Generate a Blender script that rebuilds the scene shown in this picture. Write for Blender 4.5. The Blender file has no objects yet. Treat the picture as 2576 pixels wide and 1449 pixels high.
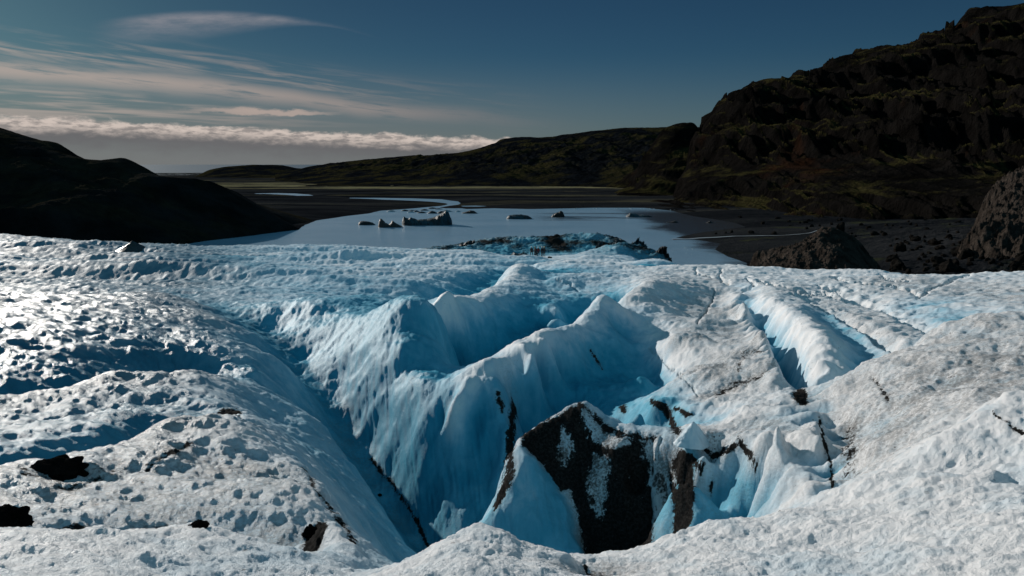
import bpy, bmesh, math, random
import numpy as np
from mathutils import Vector
from mathutils import noise as mnoise
R = math.radians
random.seed(7)
S = bpy.context.scene
COL = S.collection
CAMZ = 40.0          # the lake surface is z = 0, the eye is 40 m above it

# ------------------------------------------------------------------ camera
W0, H0, F0 = 2576.0, 1449.0, 1717.0
PITCH = R(10.28)
cam = bpy.data.cameras.new("camera")
cam.sensor_width = 36.0
cam.lens = 36.0 * F0 / W0
cam.clip_start = 0.1
cam.clip_end = 300000.0
co = bpy.data.objects.new("camera", cam)
COL.objects.link(co)
co.location = (0, 0, CAMZ)
co.rotation_euler = (R(90) - PITCH, 0, 0)
S.camera = co

# ------------------------------------------------------------------ world, sun, exposure
SUN_AZ, SUN_EL = R(-44), R(18.5)      # azimuth from +Y, positive to the right (+X)
sd = Vector((math.sin(SUN_AZ) * math.cos(SUN_EL), math.cos(SUN_AZ) * math.cos(SUN_EL), math.sin(SUN_EL)))
sl = bpy.data.lights.new("sun", 'SUN')
sl.energy = 4.0
sl.angle = R(0.55)
sl.color = (1.0, 0.93, 0.85)
so = bpy.data.objects.new("sun", sl)
COL.objects.link(so)
so.rotation_euler = (-sd).to_track_quat('-Z', 'Y').to_euler()
S.view_settings.view_transform = 'Standard'
S.view_settings.look = 'None'
S.view_settings.exposure = 0.0
S.view_settings.gamma = 1.0
S.cycles.max_bounces = 6
S.cycles.diffuse_bounces = 3
S.cycles.glossy_bounces = 3
S.cycles.transmission_bounces = 2
S.cycles.caustics_reflective = False
S.cycles.caustics_refractive = False
S.cycles.sample_clamp_indirect = 4.0


class NT:
    """small helper for writing node trees"""
    def __init__(s, tree):
        s.t = tree
        s.n = tree.nodes
        s.l = tree.links

    def new(s, typ, **kw):
        n = s.n.new(typ)
        for k, v in kw.items():
            if k.startswith('i_'):
                continue
            setattr(n, k, v)
        return n

    def put(s, sock, v):
        if isinstance(v, bpy.types.NodeSocket):
            s.l.new(v, sock)
        else:
            if sock.type == 'RGBA' and isinstance(v, (tuple, list)) and len(v) == 3:
                v = (*v, 1.0)
            sock.default_value = v

    def m(s, op, a, b=0.0, c=0.0, clamp=False):
        n = s.n.new('ShaderNodeMath')
        n.operation = op
        n.use_clamp = clamp
        s.put(n.inputs[0], a)
        s.put(n.inputs[1], b)
        s.put(n.inputs[2], c)
        return n.outputs[0]

    def vm(s, op, a, b=(0, 0, 0), sc=None):
        n = s.n.new('ShaderNodeVectorMath')
        n.operation = op
        s.put(n.inputs[0], a)
        s.put(n.inputs[1], b)
        if sc is not None:
            s.put(n.inputs[3], sc)
        return n.outputs[0]

    def mix(s, f, a, b, blend='MIX'):
        n = s.n.new('ShaderNodeMix')
        n.data_type = 'RGBA'
        n.blend_type = blend
        s.put(n.inputs[0], f)
        s.put(n.inputs[6], a)
        s.put(n.inputs[7], b)
        return n.outputs[2]

    def sm(s, v, a, b, lo=0.0, hi=1.0):
        n = s.n.new('ShaderNodeMapRange')
        n.interpolation_type = 'SMOOTHSTEP'
        s.put(n.inputs[0], v)
        n.inputs[1].default_value = a
        n.inputs[2].default_value = b
        n.inputs[3].default_value = lo
        n.inputs[4].default_value = hi
        return n.outputs[0]

    def noise(s, vec, scale, detail=3.0, rough=0.5, dist=0.0, typ='FBM', col=False):
        n = s.n.new('ShaderNodeTexNoise')
        n.noise_type = typ
        s.put(n.inputs['Vector'], vec)
        n.inputs['Scale'].default_value = scale
        n.inputs['Detail'].default_value = detail
        n.inputs['Roughness'].default_value = rough
        n.inputs['Distortion'].default_value = dist
        return n.outputs[1 if col else 0]

    def vor(s, vec, scale, feature='F1', out=0, smooth=None, rand=1.0):
        n = s.n.new('ShaderNodeTexVoronoi')
        n.feature = feature
        s.put(n.inputs['Vector'], vec)
        n.inputs['Scale'].default_value = scale
        n.inputs['Randomness'].default_value = rand
        if smooth is not None:
            n.inputs['Smoothness'].default_value = smooth
        return n.outputs[out]

    def xyz(s, x, y, z):
        n = s.n.new('ShaderNodeCombineXYZ')
        s.put(n.inputs[0], x)
        s.put(n.inputs[1], y)
        s.put(n.inputs[2], z)
        return n.outputs[0]

    def sep(s, v):
        n = s.n.new('ShaderNodeSeparateXYZ')
        s.put(n.inputs[0], v)
        return n.outputs

    def attr(s, name):
        n = s.n.new('ShaderNodeAttribute')
        n.attribute_name = name
        return n.outputs['Fac']


def build_world():
    w = bpy.data.worlds.new("World")
    S.world = w
    w.use_nodes = True
    t = NT(w.node_tree)
    bg = w.node_tree.nodes['Background']
    sky = t.new('ShaderNodeTexSky')
    sky.sky_type = 'NISHITA'
    sky.sun_disc = False
    sky.sun_elevation = SUN_EL
    sky.sun_rotation = SUN_AZ
    sky.altitude = 100
    sky.air_density = 1.0
    sky.dust_density = 0.6
    sky.ozone_density = 1.5
    tc = t.new('ShaderNodeTexCoord').outputs['Generated']
    d = t.sep(tc)
    az = t.m('ARCTAN2', d[0], d[1])                     # radians, 0 = straight ahead, + right
    el = t.m('ARCSINE', d[2])
    azd = t.m('MULTIPLY', az, 57.2958)
    eld = t.m('MULTIPLY', el, 57.2958)
    # polarised, deep sky in front; the sky behind the viewer gets an added bright fill
    skyc = t.mix(1.0, sky.outputs[0], (0.118, 0.262, 0.385), 'MULTIPLY')
    side = t.sm(azd, -55, 36, 0.50, 0.95)
    high = t.sm(eld, 0, 15, 0.80, 0.60)
    skyc = t.vm('SCALE', skyc, sc=t.m('MULTIPLY', side, high))
    # grey-warm haze low over the sea, strongest on the left
    hz = t.m('MULTIPLY', t.sm(eld, 9.0, 0.0, 0, 1), t.sm(azd, 25, -25, 0.30, 0.88))
    skyc = t.mix(hz, skyc, (1.75, 1.75, 1.85))
    # ---- clouds, built in direction space
    P = t.xyz(azd, eld, 0.0)

    def nz(sx, sy, scale, det, rough, off=0.0, shear=0.0, dist=0.0):
        y = t.m('ADD', eld, t.m('MULTIPLY', azd, shear))
        v = t.xyz(t.m('MULTIPLY', azd, sx), t.m('MULTIPLY', y, sy), off)
        return t.noise(v, scale, det, rough, dist)
    # long cirrus veil, falling gently to the right
    yc = t.m('SUBTRACT', eld, t.m('ADD', t.m('MULTIPLY', t.m('ADD', azd, 37), -0.078), 6.35))   # height over the main streak
    wob = t.m('MULTIPLY', t.m('SUBTRACT', nz(0.10, 0.1, 1.0, 2, 0.5, 3.1), 0.5), 1.6)
    yc2 = t.m('ADD', yc, wob)
    band = t.m('MULTIPLY', t.sm(yc2, -1.1, 0.1), t.sm(yc2, 1.1, 0.0))
    n1 = t.sm(nz(0.22, 2.6, 1.0, 5, 0.62, 1.3, 0.085, 0.4), 0.22, 0.52)
    c1 = t.m('MULTIPLY', t.m('MULTIPLY', band, n1), t.sm(azd, 7, -14))
    band2 = t.m('MULTIPLY', t.sm(yc2, 0.2, 1.4), t.sm(yc2, 3.4, 1.2))
    n2 = t.sm(nz(0.13, 2.0, 1.0, 5, 0.6, 7.7, 0.10, 0.6), 0.42, 0.72)
    c2 = t.m('MULTIPLY', t.m('MULTIPLY', band2, n2), t.sm(azd, 6, -16, 0, 0.8))
    band3 = t.m('MULTIPLY', t.sm(yc2, -4.2, -2.0), t.sm(yc2, -0.4, -1.4))
    n3 = t.sm(nz(0.12, 2.2, 1.0, 4, 0.55, 11.7, 0.02, 0.3), 0.42, 0.66)
    c3 = t.m('MULTIPLY', t.m('MULTIPLY', band3, n3), t.sm(azd, -6, -30, 0.0, 0.8))
    # lens-shaped wisp above
    lx = t.m('DIVIDE', t.m('ADD', azd, 21.0), 8.2)
    ly = t.m('SUBTRACT', eld, t.m('SUBTRACT', 10.95, t.m('MULTIPLY', t.m('POWER', t.m('SUBTRACT', lx, 0.12), 2.0), 0.95)))
    lens_thick = t.sm(lx, 1.0, -0.5, 0.12, 1.9)
    lens = t.m('MULTIPLY', t.sm(ly, 0.22, -0.35), t.sm(t.m('DIVIDE', ly, lens_thick), -1.15, -0.2))
    lens = t.m('MULTIPLY', lens, t.m('MULTIPLY', t.sm(lx, -1.2, -0.6), t.sm(lx, 1.35, 0.2)))
    lens = t.m('MULTIPLY', lens, t.sm(nz(0.35, 1.6, 1.0, 5, 0.65, 5.0, -0.1), 0.2, 0.75, 0.25, 0.85))
    # thin bright bar under the veil
    bx = t.m('MULTIPLY', t.sm(azd, -27.5, -20), t.sm(azd, -13, -17))
    by = t.m('ADD', t.m('SUBTRACT', eld, 3.95), t.m('MULTIPLY', t.m('SUBTRACT', nz(0.6, 1.4, 1.0, 4, 0.6, 2.2), 0.5), 0.9))
    bar = t.m('MULTIPLY', bx, t.m('MULTIPLY', t.sm(by, -0.28, -0.08), t.sm(by, 0.28, 0.05)))
    bar = t.m('MULTIPLY', bar, 0.8)
    # low bank of stratocumulus
    bk = t.m('ADD', eld, t.m('MULTIPLY', t.m('SUBTRACT', nz(0.55, 1.1, 1.0, 6, 0.62, 9.0), 0.5), 1.35))
    top_el = t.sm(azd, -40, 8, 3.15, 1.95)
    bkt = t.m('SUBTRACT', bk, top_el)
    bank = t.m('MULTIPLY', t.sm(bkt, 0.12, -0.22), t.sm(bkt, -2.6, -1.0))
    bank = t.m('MULTIPLY', bank, t.sm(azd, 12, 2))
    lump = t.sm(nz(0.8, 3.0, 1.0, 6, 0.62, 21.0), 0.34, 0.60)
    litb = t.m('MULTIPLY', t.sm(bkt, -1.25, -0.25), t.sm(lump, 0.0, 1.0, 0.35, 1.0))
    bankc = t.mix(litb, (1.35, 1.32, 1.38), (6.6, 5.6, 5.0))
    ccol = t.mix(t.sm(azd, 8, -38), (1.9, 1.8, 1.85), (4.4, 3.7, 3.3))
    cir = t.m('MAXIMUM', c1, t.m('MAXIMUM', c2, c3))
    skyc = t.mix(t.m('MULTIPLY', cir, 0.85), skyc, ccol)
    skyc = t.mix(lens, skyc, (2.6, 2.6, 2.9))
    skyc = t.mix(bar, skyc, (4.7, 3.75, 3.3))
    skyc = t.mix(t.m('MULTIPLY', bank, 0.9), skyc, bankc)
    # brighter sky added overhead and behind the viewer to lift the shadows
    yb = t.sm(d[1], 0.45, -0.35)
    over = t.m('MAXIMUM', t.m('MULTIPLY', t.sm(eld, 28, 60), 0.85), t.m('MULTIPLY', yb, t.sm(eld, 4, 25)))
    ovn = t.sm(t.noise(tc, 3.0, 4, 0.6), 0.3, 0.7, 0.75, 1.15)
    fill_col = t.vm('SCALE', (0.72, 2.0, 2.8), sc=ovn)
    skyc = t.mix(over, skyc, fill_col)
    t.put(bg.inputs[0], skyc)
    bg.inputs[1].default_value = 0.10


build_world()

# ------------------------------------------------------------------ camera maths
cp, sp = math.cos(PITCH), math.sin(PITCH)


def ray(px, py):
    """photo position (2576 px wide) -> (azimuth, tan of elevation) of that line of sight"""
    X = (np.asarray(px, float) - W0 / 2) / F0
    Y = (H0 / 2 - np.asarray(py, float)) / F0
    dx, dy, dz = X, cp + Y * sp, -sp + Y * cp
    return np.arctan2(dx, dy), dz / np.hypot(dx, dy)


def proj(x, y, z):
    """world -> photo position"""
    zz = z - CAMZ
    dep = y * cp - zz * sp
    up = y * sp + zz * cp
    return W0 / 2 + F0 * x / dep, H0 / 2 - F0 * up / dep


def at(px, py, r=None, z=None):
    az, t = ray(px, py)
    if r is None:
        r = (z - CAMZ) / t
    return Vector((float(r * math.sin(az)), float(r * math.cos(az)), float(CAMZ + t * r)))


# ------------------------------------------------------------------ numpy noise
def _hash(ix, iy, seed):
    h = (ix.astype(np.int64) * 374761393 + iy.astype(np.int64) * 668265263 + seed * 1442695041) & 0xffffffff
    h = ((h ^ (h >> 13)) * 1274126177) & 0xffffffff
    return ((h ^ (h >> 16)) & 0xffff) / 65535.0


def vnoise(x, y, seed=0):
    ix, iy = np.floor(x), np.floor(y)
    fx, fy = x - ix, y - iy
    ux, uy = fx * fx * fx * (fx * (fx * 6 - 15) + 10), fy * fy * fy * (fy * (fy * 6 - 15) + 10)
    out = 0
    for a in (0, 1):
        for b in (0, 1):
            g = _hash(ix + a, iy + b, seed) * 2 * math.pi
            out = out + (np.cos(g) * (fx - a) + np.sin(g) * (fy - b)) * (ux if a else 1 - ux) * (uy if b else 1 - uy)
    return out * 1.5


def fbm(x, y, octv=4, seed=0, gain=0.5, ridged=False):
    o, a, f, n = 0, 1.0, 1.0, 0
    for k in range(octv):
        v = vnoise(x * f + 17.3 * k, y * f - 9.1 * k, seed + k)
        if ridged:
            v = 1 - 2 * np.abs(v)
        o = o + a * v
        n += a
        a *= gain
        f *= 2.03
    return o / n


def worley(x, y, seed=0, jit=0.9):
    """distance to the nearest of one random point per cell"""
    ix, iy = np.floor(x), np.floor(y)
    fx, fy = (x - ix).astype(np.float32), (y - iy).astype(np.float32)
    best = np.full(x.shape, 9.0, np.float32)
    for a in (-1, 0, 1):
        for b in (-1, 0, 1):
            h1 = _hash(ix + a, iy + b, seed).astype(np.float32)
            h2 = _hash(ix + a, iy + b, seed + 77).astype(np.float32)
            dx = a + .5 + (h1 - .5) * jit - fx
            dy = b + .5 + (h2 - .5) * jit - fy
            best = np.minimum(best, dx * dx + dy * dy)
    return np.sqrt(best)


def sstep(x, a, b):
    t = np.clip((x - a) / (b - a), 0, 1)
    return t * t * (3 - 2 * t)


# ------------------------------------------------------------------ surface fitting
def densify(P, step=0.035):
    """P: rows (u, v, values...)"""
    out = [P[0]]
    for a, b in zip(P[:-1], P[1:]):
        n = max(1, int(math.hypot(b[0] - a[0], b[1] - a[1]) / step))
        for k in range(1, n + 1):
            out.append(a + (b - a) * k / n)
    return np.array(out)


def rbf_fit(C, V, c=0.02, smooth=1e-4):
    n = len(C)
    D = np.hypot(C[:, None, 0] - C[None, :, 0], C[:, None, 1] - C[None, :, 1])
    A = np.zeros((n + 3, n + 3))
    A[:n, :n] = np.sqrt(D * D + c * c) - np.eye(n) * smooth
    A[:n, n] = 1
    A[:n, n + 1:n + 3] = C
    A[n:, :n] = A[:n, n:].T
    B = np.zeros((n + 3, V.shape[1]))
    B[:n] = V
    return np.linalg.solve(A, B)


def rbf_eval(C, Wt, U, V, c=0.02):
    q = np.stack([U.ravel(), V.ravel()], 1).astype(np.float32)
    C32 = C.astype(np.float32)
    W32 = Wt.astype(np.float32)
    out = np.empty((len(q), Wt.shape[1]), np.float32)
    n = len(C)
    for k in range(0, len(q), 8000):
        s = q[k:k + 8000]
        D = np.sqrt((s[:, None, 0] - C32[None, :, 0]) ** 2 + (s[:, None, 1] - C32[None, :, 1]) ** 2 + c * c)
        out[k:k + 8000] = D @ W32[:n] + W32[n] + s @ W32[n + 1:n + 3]
    return out.reshape(U.shape + (Wt.shape[1],))


def upsample(Z, nu, nv):
    """bilinear from a coarse grid, then lightly smoothed"""
    h, w = Z.shape[:2]
    a = np.linspace(0, h - 1, nv)
    b = np.linspace(0, w - 1, nu)
    i = np.minimum(a.astype(int), h - 2)
    j = np.minimum(b.astype(int), w - 2)
    fa = (a - i)[:, None, None]
    fb = (b - j)[None, :, None]
    if Z.ndim == 2:
        Z = Z[..., None]
    A = Z[i][:, j] * (1 - fb) + Z[i][:, j + 1] * fb
    B = Z[i + 1][:, j] * (1 - fb) + Z[i + 1][:, j + 1] * fb
    return A * (1 - fa) + B * fa


def blur(Z, n=1):
    for _ in range(n):
        Z = Z.copy()
        Z[1:-1] = (Z[:-2] + 2 * Z[1:-1] + Z[2:]) / 4
        Z[:, 1:-1] = (Z[:, :-2] + 2 * Z[:, 1:-1] + Z[:, 2:]) / 4
    return Z


def grid_mesh(name, X, Y, Z, mat, attrs=None, smooth=True):
    nv, nu = X.shape
    me = bpy.data.meshes.new(name)
    n = nu * nv
    me.vertices.add(n)
    me.vertices.foreach_set('co', np.stack([X, Y, Z], -1).astype(np.float32).ravel())
    idx = np.arange(n).reshape(nv, nu)
    a, b, c, d = idx[:-1, :-1], idx[:-1, 1:], idx[1:, 1:], idx[1:, :-1]
    F = np.stack([a, b, c, d], -1).reshape(-1, 4)
    me.loops.add(F.size)
    me.loops.foreach_set('vertex_index', F.ravel().astype(np.int32))
    me.polygons.add(len(F))
    me.polygons.foreach_set('loop_start', np.arange(0, F.size, 4, dtype=np.int32))
    me.polygons.foreach_set('use_smooth', np.full(len(F), smooth))
    me.update(calc_edges=True)
    for k, v in (attrs or {}).items():
        at_ = me.attributes.new(k, 'FLOAT', 'POINT')
        at_.data.foreach_set('value', v.astype(np.float32).ravel())
    me.materials.append(mat)
    o = bpy.data.objects.new(name, me)
    COL.objects.link(o)
    return o


def tag(o, label=None, cat=None, group=None, kind=None):
    if label:
        o['label'] = label
    if cat:
        o['category'] = cat
    if group:
        o['group'] = group
    if kind:
        o['kind'] = kind
    return o


# ------------------------------------------------------------------ materials
def new_mat(name):
    m = bpy.data.materials.new(name)
    m.use_nodes = True
    t = NT(m.node_tree)
    b = m.node_tree.nodes['Principled BSDF']
    return m, t, b


def bump(t, h, strength, dist, normal=None):
    n = t.new('ShaderNodeBump')
    n.inputs['Strength'].default_value = strength
    n.inputs['Distance'].default_value = dist
    t.put(n.inputs['Height'], h)
    if normal is not None:
        t.put(n.inputs['Normal'], normal)
    return n.outputs[0]


def mat_glacier():
    m, t, b = new_mat("glacier_ice")
    g = t.new('ShaderNodeNewGeometry')
    pos = g.outputs['Position']
    blue, dirt, cup, jag = t.attr('blue'), t.attr('dirt'), t.attr('cup'), t.attr('jag')
    mark = t.attr('mark')
    dist = t.vm('LENGTH', t.vm('SUBTRACT', pos, (0, 0, CAMZ)))
    n = t.new('ShaderNodeVectorMath')
    n.operation = 'LENGTH'
    t.put(n.inputs[0], t.vm('SUBTRACT', pos, (0, 0, CAMZ)))
    dist = n.outputs['Value']
    # colour of the ice itself: white weathered crust, grey sooty crust, dense blue ice
    n_a = t.noise(pos, 0.9, 5, 0.6)
    n_b = t.noise(pos, 6.0, 5, 0.65)
    n_c = t.noise(t.vm('MULTIPLY', pos, (1.0, 1.0, 0.22)), 3.0, 5, 0.6, 0.5)
    b2 = t.m('ADD', blue, t.m('MULTIPLY', t.m('SUBTRACT', n_a, 0.5), 0.55), clamp=True)
    b2 = t.m('ADD', b2, t.m('MULTIPLY', t.m('SUBTRACT', n_c, 0.5), 0.45), clamp=True)
    ramp = t.new('ShaderNodeValToRGB')
    cr = ramp.color_ramp
    cr.elements[0].position = 0.0
    cr.elements[0].color = (0.86, 0.87, 0.885, 1)
    cr.elements[1].position = 1.0
    cr.elements[1].color = (0.004, 0.15, 0.25, 1)
    for p, c in ((0.20, (0.55, 0.69, 0.78, 1)), (0.45, (0.13, 0.42, 0.57, 1)), (0.72, (0.025, 0.28, 0.42, 1))):
        e = cr.elements.new(p)
        e.color = c
    t.put(ramp.inputs[0], b2)
    col = ramp.outputs[0]
    # clear bare ice lets the light in and looks darker than the weathered crust
    bare = t.attr('bare')
    col = t.mix(t.m('MULTIPLY', bare, t.sm(n_a, 0.2, 0.8, 0.65, 1.0)), col, t.mix(t.sm(b2, 0.05, 0.6), (0.16, 0.235, 0.285), (0.03, 0.17, 0.26)))
    # fine soot held in the crust
    n_d = t.noise(pos, 22.0, 4, 0.7)
    n_e = t.noise(pos, 1.6, 6, 0.62)
    soot = t.m('MULTIPLY', t.m('ADD', t.m('MULTIPLY', t.m('SUBTRACT', dirt, 0.06, clamp=True), 1.5), t.m('MULTIPLY', mark, 0.9)), t.sm(t.m('ADD', t.m('MULTIPLY', n_d, 0.55), t.m('MULTIPLY', n_e, 0.45)), 0.41, 0.60, 0.16, 1.0))
    col = t.mix(t.m('MULTIPLY', soot, 0.85, clamp=True), col, (0.12, 0.115, 0.11))
    # black volcanic ash: patches and smears with edges broken by noise
    edge = t.m('ADD', mark, t.m('MULTIPLY', t.m('SUBTRACT', n_b, 0.5), 1.5))
    edge = t.m('ADD', edge, t.m('MULTIPLY', t.m('SUBTRACT', n_d, 0.5), 0.9))
    ash = t.m('MULTIPLY', t.sm(t.m('ADD', edge, t.m('MULTIPLY', t.m('SUBTRACT', t.noise(t.vm('MULTIPLY', pos, (1, 1, .3)), 12.0, 5, .7), 0.5), 0.7)), 0.44, 0.66), t.sm(mark, 0.02, 0.25))
    col = t.mix(ash, col, t.mix(t.sm(n_d, 0.4, 0.7), (0.010, 0.0095, 0.009), (0.035, 0.032, 0.030)))
    # scattered grit: single dark grains and small stones frozen in, in drifts
    cell = t.new('ShaderNodeTexVoronoi')
    t.put(cell.inputs['Vector'], pos)
    cell.inputs['Scale'].default_value = 13.0
    size = t.m('MULTIPLY', t.sep(cell.outputs['Color'])[0], 0.20)
    dots = t.sm(t.m('SUBTRACT', cell.outputs['Distance'], size), 0.03, -0.02)
    drift = t.sm(t.m('ADD', t.noise(pos, 0.55, 4, 0.6), t.m('MULTIPLY', dirt, 0.10)), 0.52, 0.66)
    col = t.mix(t.m('MULTIPLY', t.m('MULTIPLY', dots, drift), t.m('SUBTRACT', 1.0, t.m('MULTIPLY', blue, 1.5), clamp=True)), col, (0.03, 0.028, 0.026))
    t.put(b.inputs['Base Color'], col)
    t.put(b.inputs['Roughness'], t.m('ADD', t.sm(dist, 6.0, 60.0, 0.32, 0.46), t.m('ADD', t.m('MULTIPLY', ash, 0.5), t.m('MULTIPLY', t.m('SUBTRACT', 1.0, cup, clamp=True), 0.22))))
    t.put(b.inputs['Specular IOR Level'], t.m('MULTIPLY', t.sm(dist, 8.0, 50.0, 0.22, 0.02), t.m('SUBTRACT', 1.0, t.m('MULTIPLY', ash, 0.8))))
    grain = t.m('ADD', t.m('MULTIPLY', t.noise(pos, 90.0, 3, 0.7), 0.5), t.m('MULTIPLY', t.noise(pos, 18.0, 7, 0.74), 1.3))
    gs = t.m('MULTIPLY', t.m('SUBTRACT', 1.0, t.sm(dist, 5.0, 60.0, 0.0, 0.6)), t.m('SUBTRACT', 1.0, t.m('MULTIPLY', blue, 0.75)))
    nrm = bump(t, t.m('MULTIPLY', grain, gs), 0.7, 0.04)
    t.put(b.inputs['Normal'], nrm)
    return m


def mat_rock(name, base, green=0.0, gcol=(0.055, 0.06, 0.012), scale=1.0, strata=0.0, bumpd=1.0, rust=0.0):
    m, t, b = new_mat(name)
    g = t.new('ShaderNodeNewGeometry')
    pos = t.vm('SCALE', g.outputs['Position'], sc=scale)
    nz_ = t.sep(g.outputs['Normal'])[2]
    n1 = t.noise(pos, 0.05, 7, 0.62, 0.3)
    n2 = t.noise(t.vm('MULTIPLY', pos, (1, 1, 4.0 if strata else 1.0)), 0.012, 8, 0.65, 0.4)
    col = t.mix(t.sm(n1, 0.3, 0.7), tuple(c * 0.55 for c in base), tuple(c * 1.5 for c in base))
    if green:
        flat = t.sm(nz_, 0.55, 0.86)
        gm = t.m('MULTIPLY', t.m('MULTIPLY', flat, t.sm(n2, 0.46, 0.60)), green)
        gc = t.mix(t.sm(t.noise(pos, 0.2, 4, 0.6), 0.35, 0.65), gcol, tuple(c * 1.9 for c in gcol))
        col = t.mix(gm, col, gc)
    if rust:
        col = t.mix(t.m('MULTIPLY', t.sm(t.noise(pos, 0.008, 5, 0.6), 0.56, 0.68), rust), col, (0.10, 0.035, 0.012))
    t.put(b.inputs['Base Color'], col)
    b.inputs['Roughness'].default_value = 0.9
    b.inputs['Specular IOR Level'].default_value = 0.0
    h = t.m('ADD', t.m('MULTIPLY', n1, 6.0), t.m('MULTIPLY', t.noise(pos, 0.3, 6, 0.65), 2.0))
    t.put(b.inputs['Normal'], bump(t, h, 0.9, bumpd))
    return m


def mat_water():
    m, t, b = new_mat("lake_water")
    g = t.new('ShaderNodeNewGeometry')
    pos = g.outputs['Position']
    n = t.noise(pos, 0.02, 4, 0.6)
    lane = t.noise(t.vm('MULTIPLY', pos, (0.25, 1.0, 1.0)), 0.035, 5, 0.6, 0.6)
    wc = t.mix(t.sm(n, 0.35, 0.65), (0.24, 0.37, 0.48), (0.28, 0.41, 0.52))
    wc = t.mix(t.sm(lane, 0.35, 0.7, 0.0, 0.28), wc, (0.16, 0.30, 0.40))
    p_ = t.sep(pos)
    mtn_refl = t.m('ADD', p_[0], t.m('MULTIPLY', t.m('SUBTRACT', t.noise(pos, 0.02, 4, 0.6), 0.5), 60.0))
    mtn_refl = t.m('MULTIPLY', t.sm(mtn_refl, 84.0, 104.0), t.sm(p_[1], 640.0, 560.0))  # reflection of the dark mountain, painted into the water colour on the right
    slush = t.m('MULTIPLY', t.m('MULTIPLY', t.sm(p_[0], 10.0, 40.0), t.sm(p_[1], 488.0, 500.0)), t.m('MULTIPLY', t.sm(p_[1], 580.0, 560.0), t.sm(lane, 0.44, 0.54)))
    wc = t.mix(t.m('MAXIMUM', mtn_refl, t.m('MULTIPLY', slush, 0.8)), wc, (0.035, 0.033, 0.032))
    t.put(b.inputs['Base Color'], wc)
    b.inputs['Roughness'].default_value = 0.22
    b.inputs['IOR'].default_value = 1.33
    h = t.m('ADD', t.noise(t.vm('MULTIPLY', pos, (0.7, 1.6, 1)), 0.9, 4, 0.6), t.m('MULTIPLY', t.noise(pos, 0.15, 2, 0.5), 1.2))
    t.put(b.inputs['Normal'], bump(t, h, 0.6, 0.30))
    return m


# ------------------------------------------------------------------ GLACIER
# Every entry: points (photo x, photo y, distance r in metres) of one crest, edge, foot or slope line
# of the ice, then the ice there: blue, sooty, cupped, rugged (0..1).
G = []


def c(pts, blue=0.2, dirt=0.0, cup=0.6, jag=0.0):
    G.append((pts, blue, dirt, cup, jag))


# -- foreground snow (right)
c([(-500, 1900, 1.9), (300, 1900, 1.7), (1288, 2100, 1.25), (2100, 1900, 1.6), (3100, 1800, 1.7)], .02, 0, .25)
c([(-500, 3000, .85), (1288, 3300, .75), (3100, 3000, .85)], .02, 0, .25)
c([(1080, 1449, 2.75), (1195, 1400, 3.05), (1300, 1410, 3.1), (1420, 1449, 2.9)], .0, 0, .2)
c([(1070, 1446, 2.95), (1130, 1372, 3.35), (1195, 1325, 3.7), (1290, 1347, 3.7), (1380, 1382, 3.6), (1440, 1405, 3.5)], .0, .0, .2)
c([(1470, 1432, 3.7), (1478, 1470, 3.2)], .05, .8, .2)
c([(1500, 1412, 4.0), (1560, 1400, 4.15), (1700, 1350, 4.5), (1760, 1326, 4.7), (1900, 1302, 4.95), (2090, 1276, 5.2)], .0, .0, .2)
c([(1560, 1449, 3.3), (1800, 1400, 3.8), (2100, 1380, 4.0), (2400, 1330, 4.0), (2700, 1280, 4.1)], .0, .05, .25)
c([(1800, 1520, 2.8), (2200, 1500, 2.9), (2700, 1480, 2.9)], .0, .05, .25)
c([(2090, 1276, 5.2), (2150, 1232, 5.5), (2200, 1196, 5.7), (2310, 1162, 5.8), (2370, 1100, 6.2), (2440, 1046, 6.9), (2576, 1006, 7.6), (3100, 930, 9)], .0, .0, .25)
c([(2300, 1240, 5.0), (2500, 1180, 5.3), (2800, 1120, 6)], .0, .12, .25)
c([(2400, 1170, 5.75), (2576, 1230, 5.1)], .0, .05, .2)
# behind the foreground rim: deep pit
c([(1000, 1700, 6.4), (1195, 1640, 7.0), (1400, 1640, 7.2), (1600, 1600, 7.6), (1800, 1480, 7.8), (1900, 1420, 7.6)], .5, .3, .2)
c([(1060, 1620, 9.4), (1195, 1580, 10), (1400, 1540, 9.4), (1600, 1490, 9.6), (1800, 1420, 9.0)], .5, .3, .2)

# -- left bench in front (L5)
c([(-500, 1560, 3.2), (0, 1449, 3.3), (400, 1449, 3.4), (700, 1449, 3.5), (900, 1470, 3.5)], .06, .05, .5)
c([(-500, 1380, 4.6), (0, 1352, 4.6), (120, 1350, 4.6), (280, 1341, 4.7), (480, 1333, 4.7), (620, 1346, 4.55), (760, 1390, 4.2), (830, 1420, 3.95)], .08, .05, .5)
c([(-500, 1470, 5.0), (0, 1430, 5.05), (300, 1412, 5.15), (480, 1400, 5.15), (620, 1408, 5.0), (760, 1435, 4.65)], .3, .5, .3)
c([(800, 1345, 4.9), (830, 1312, 5.0), (870, 1350, 4.8), (910, 1449, 4.1)], .08, .1, .3)
c([(770, 1360, 5.15)], .2, .6, .3)
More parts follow.
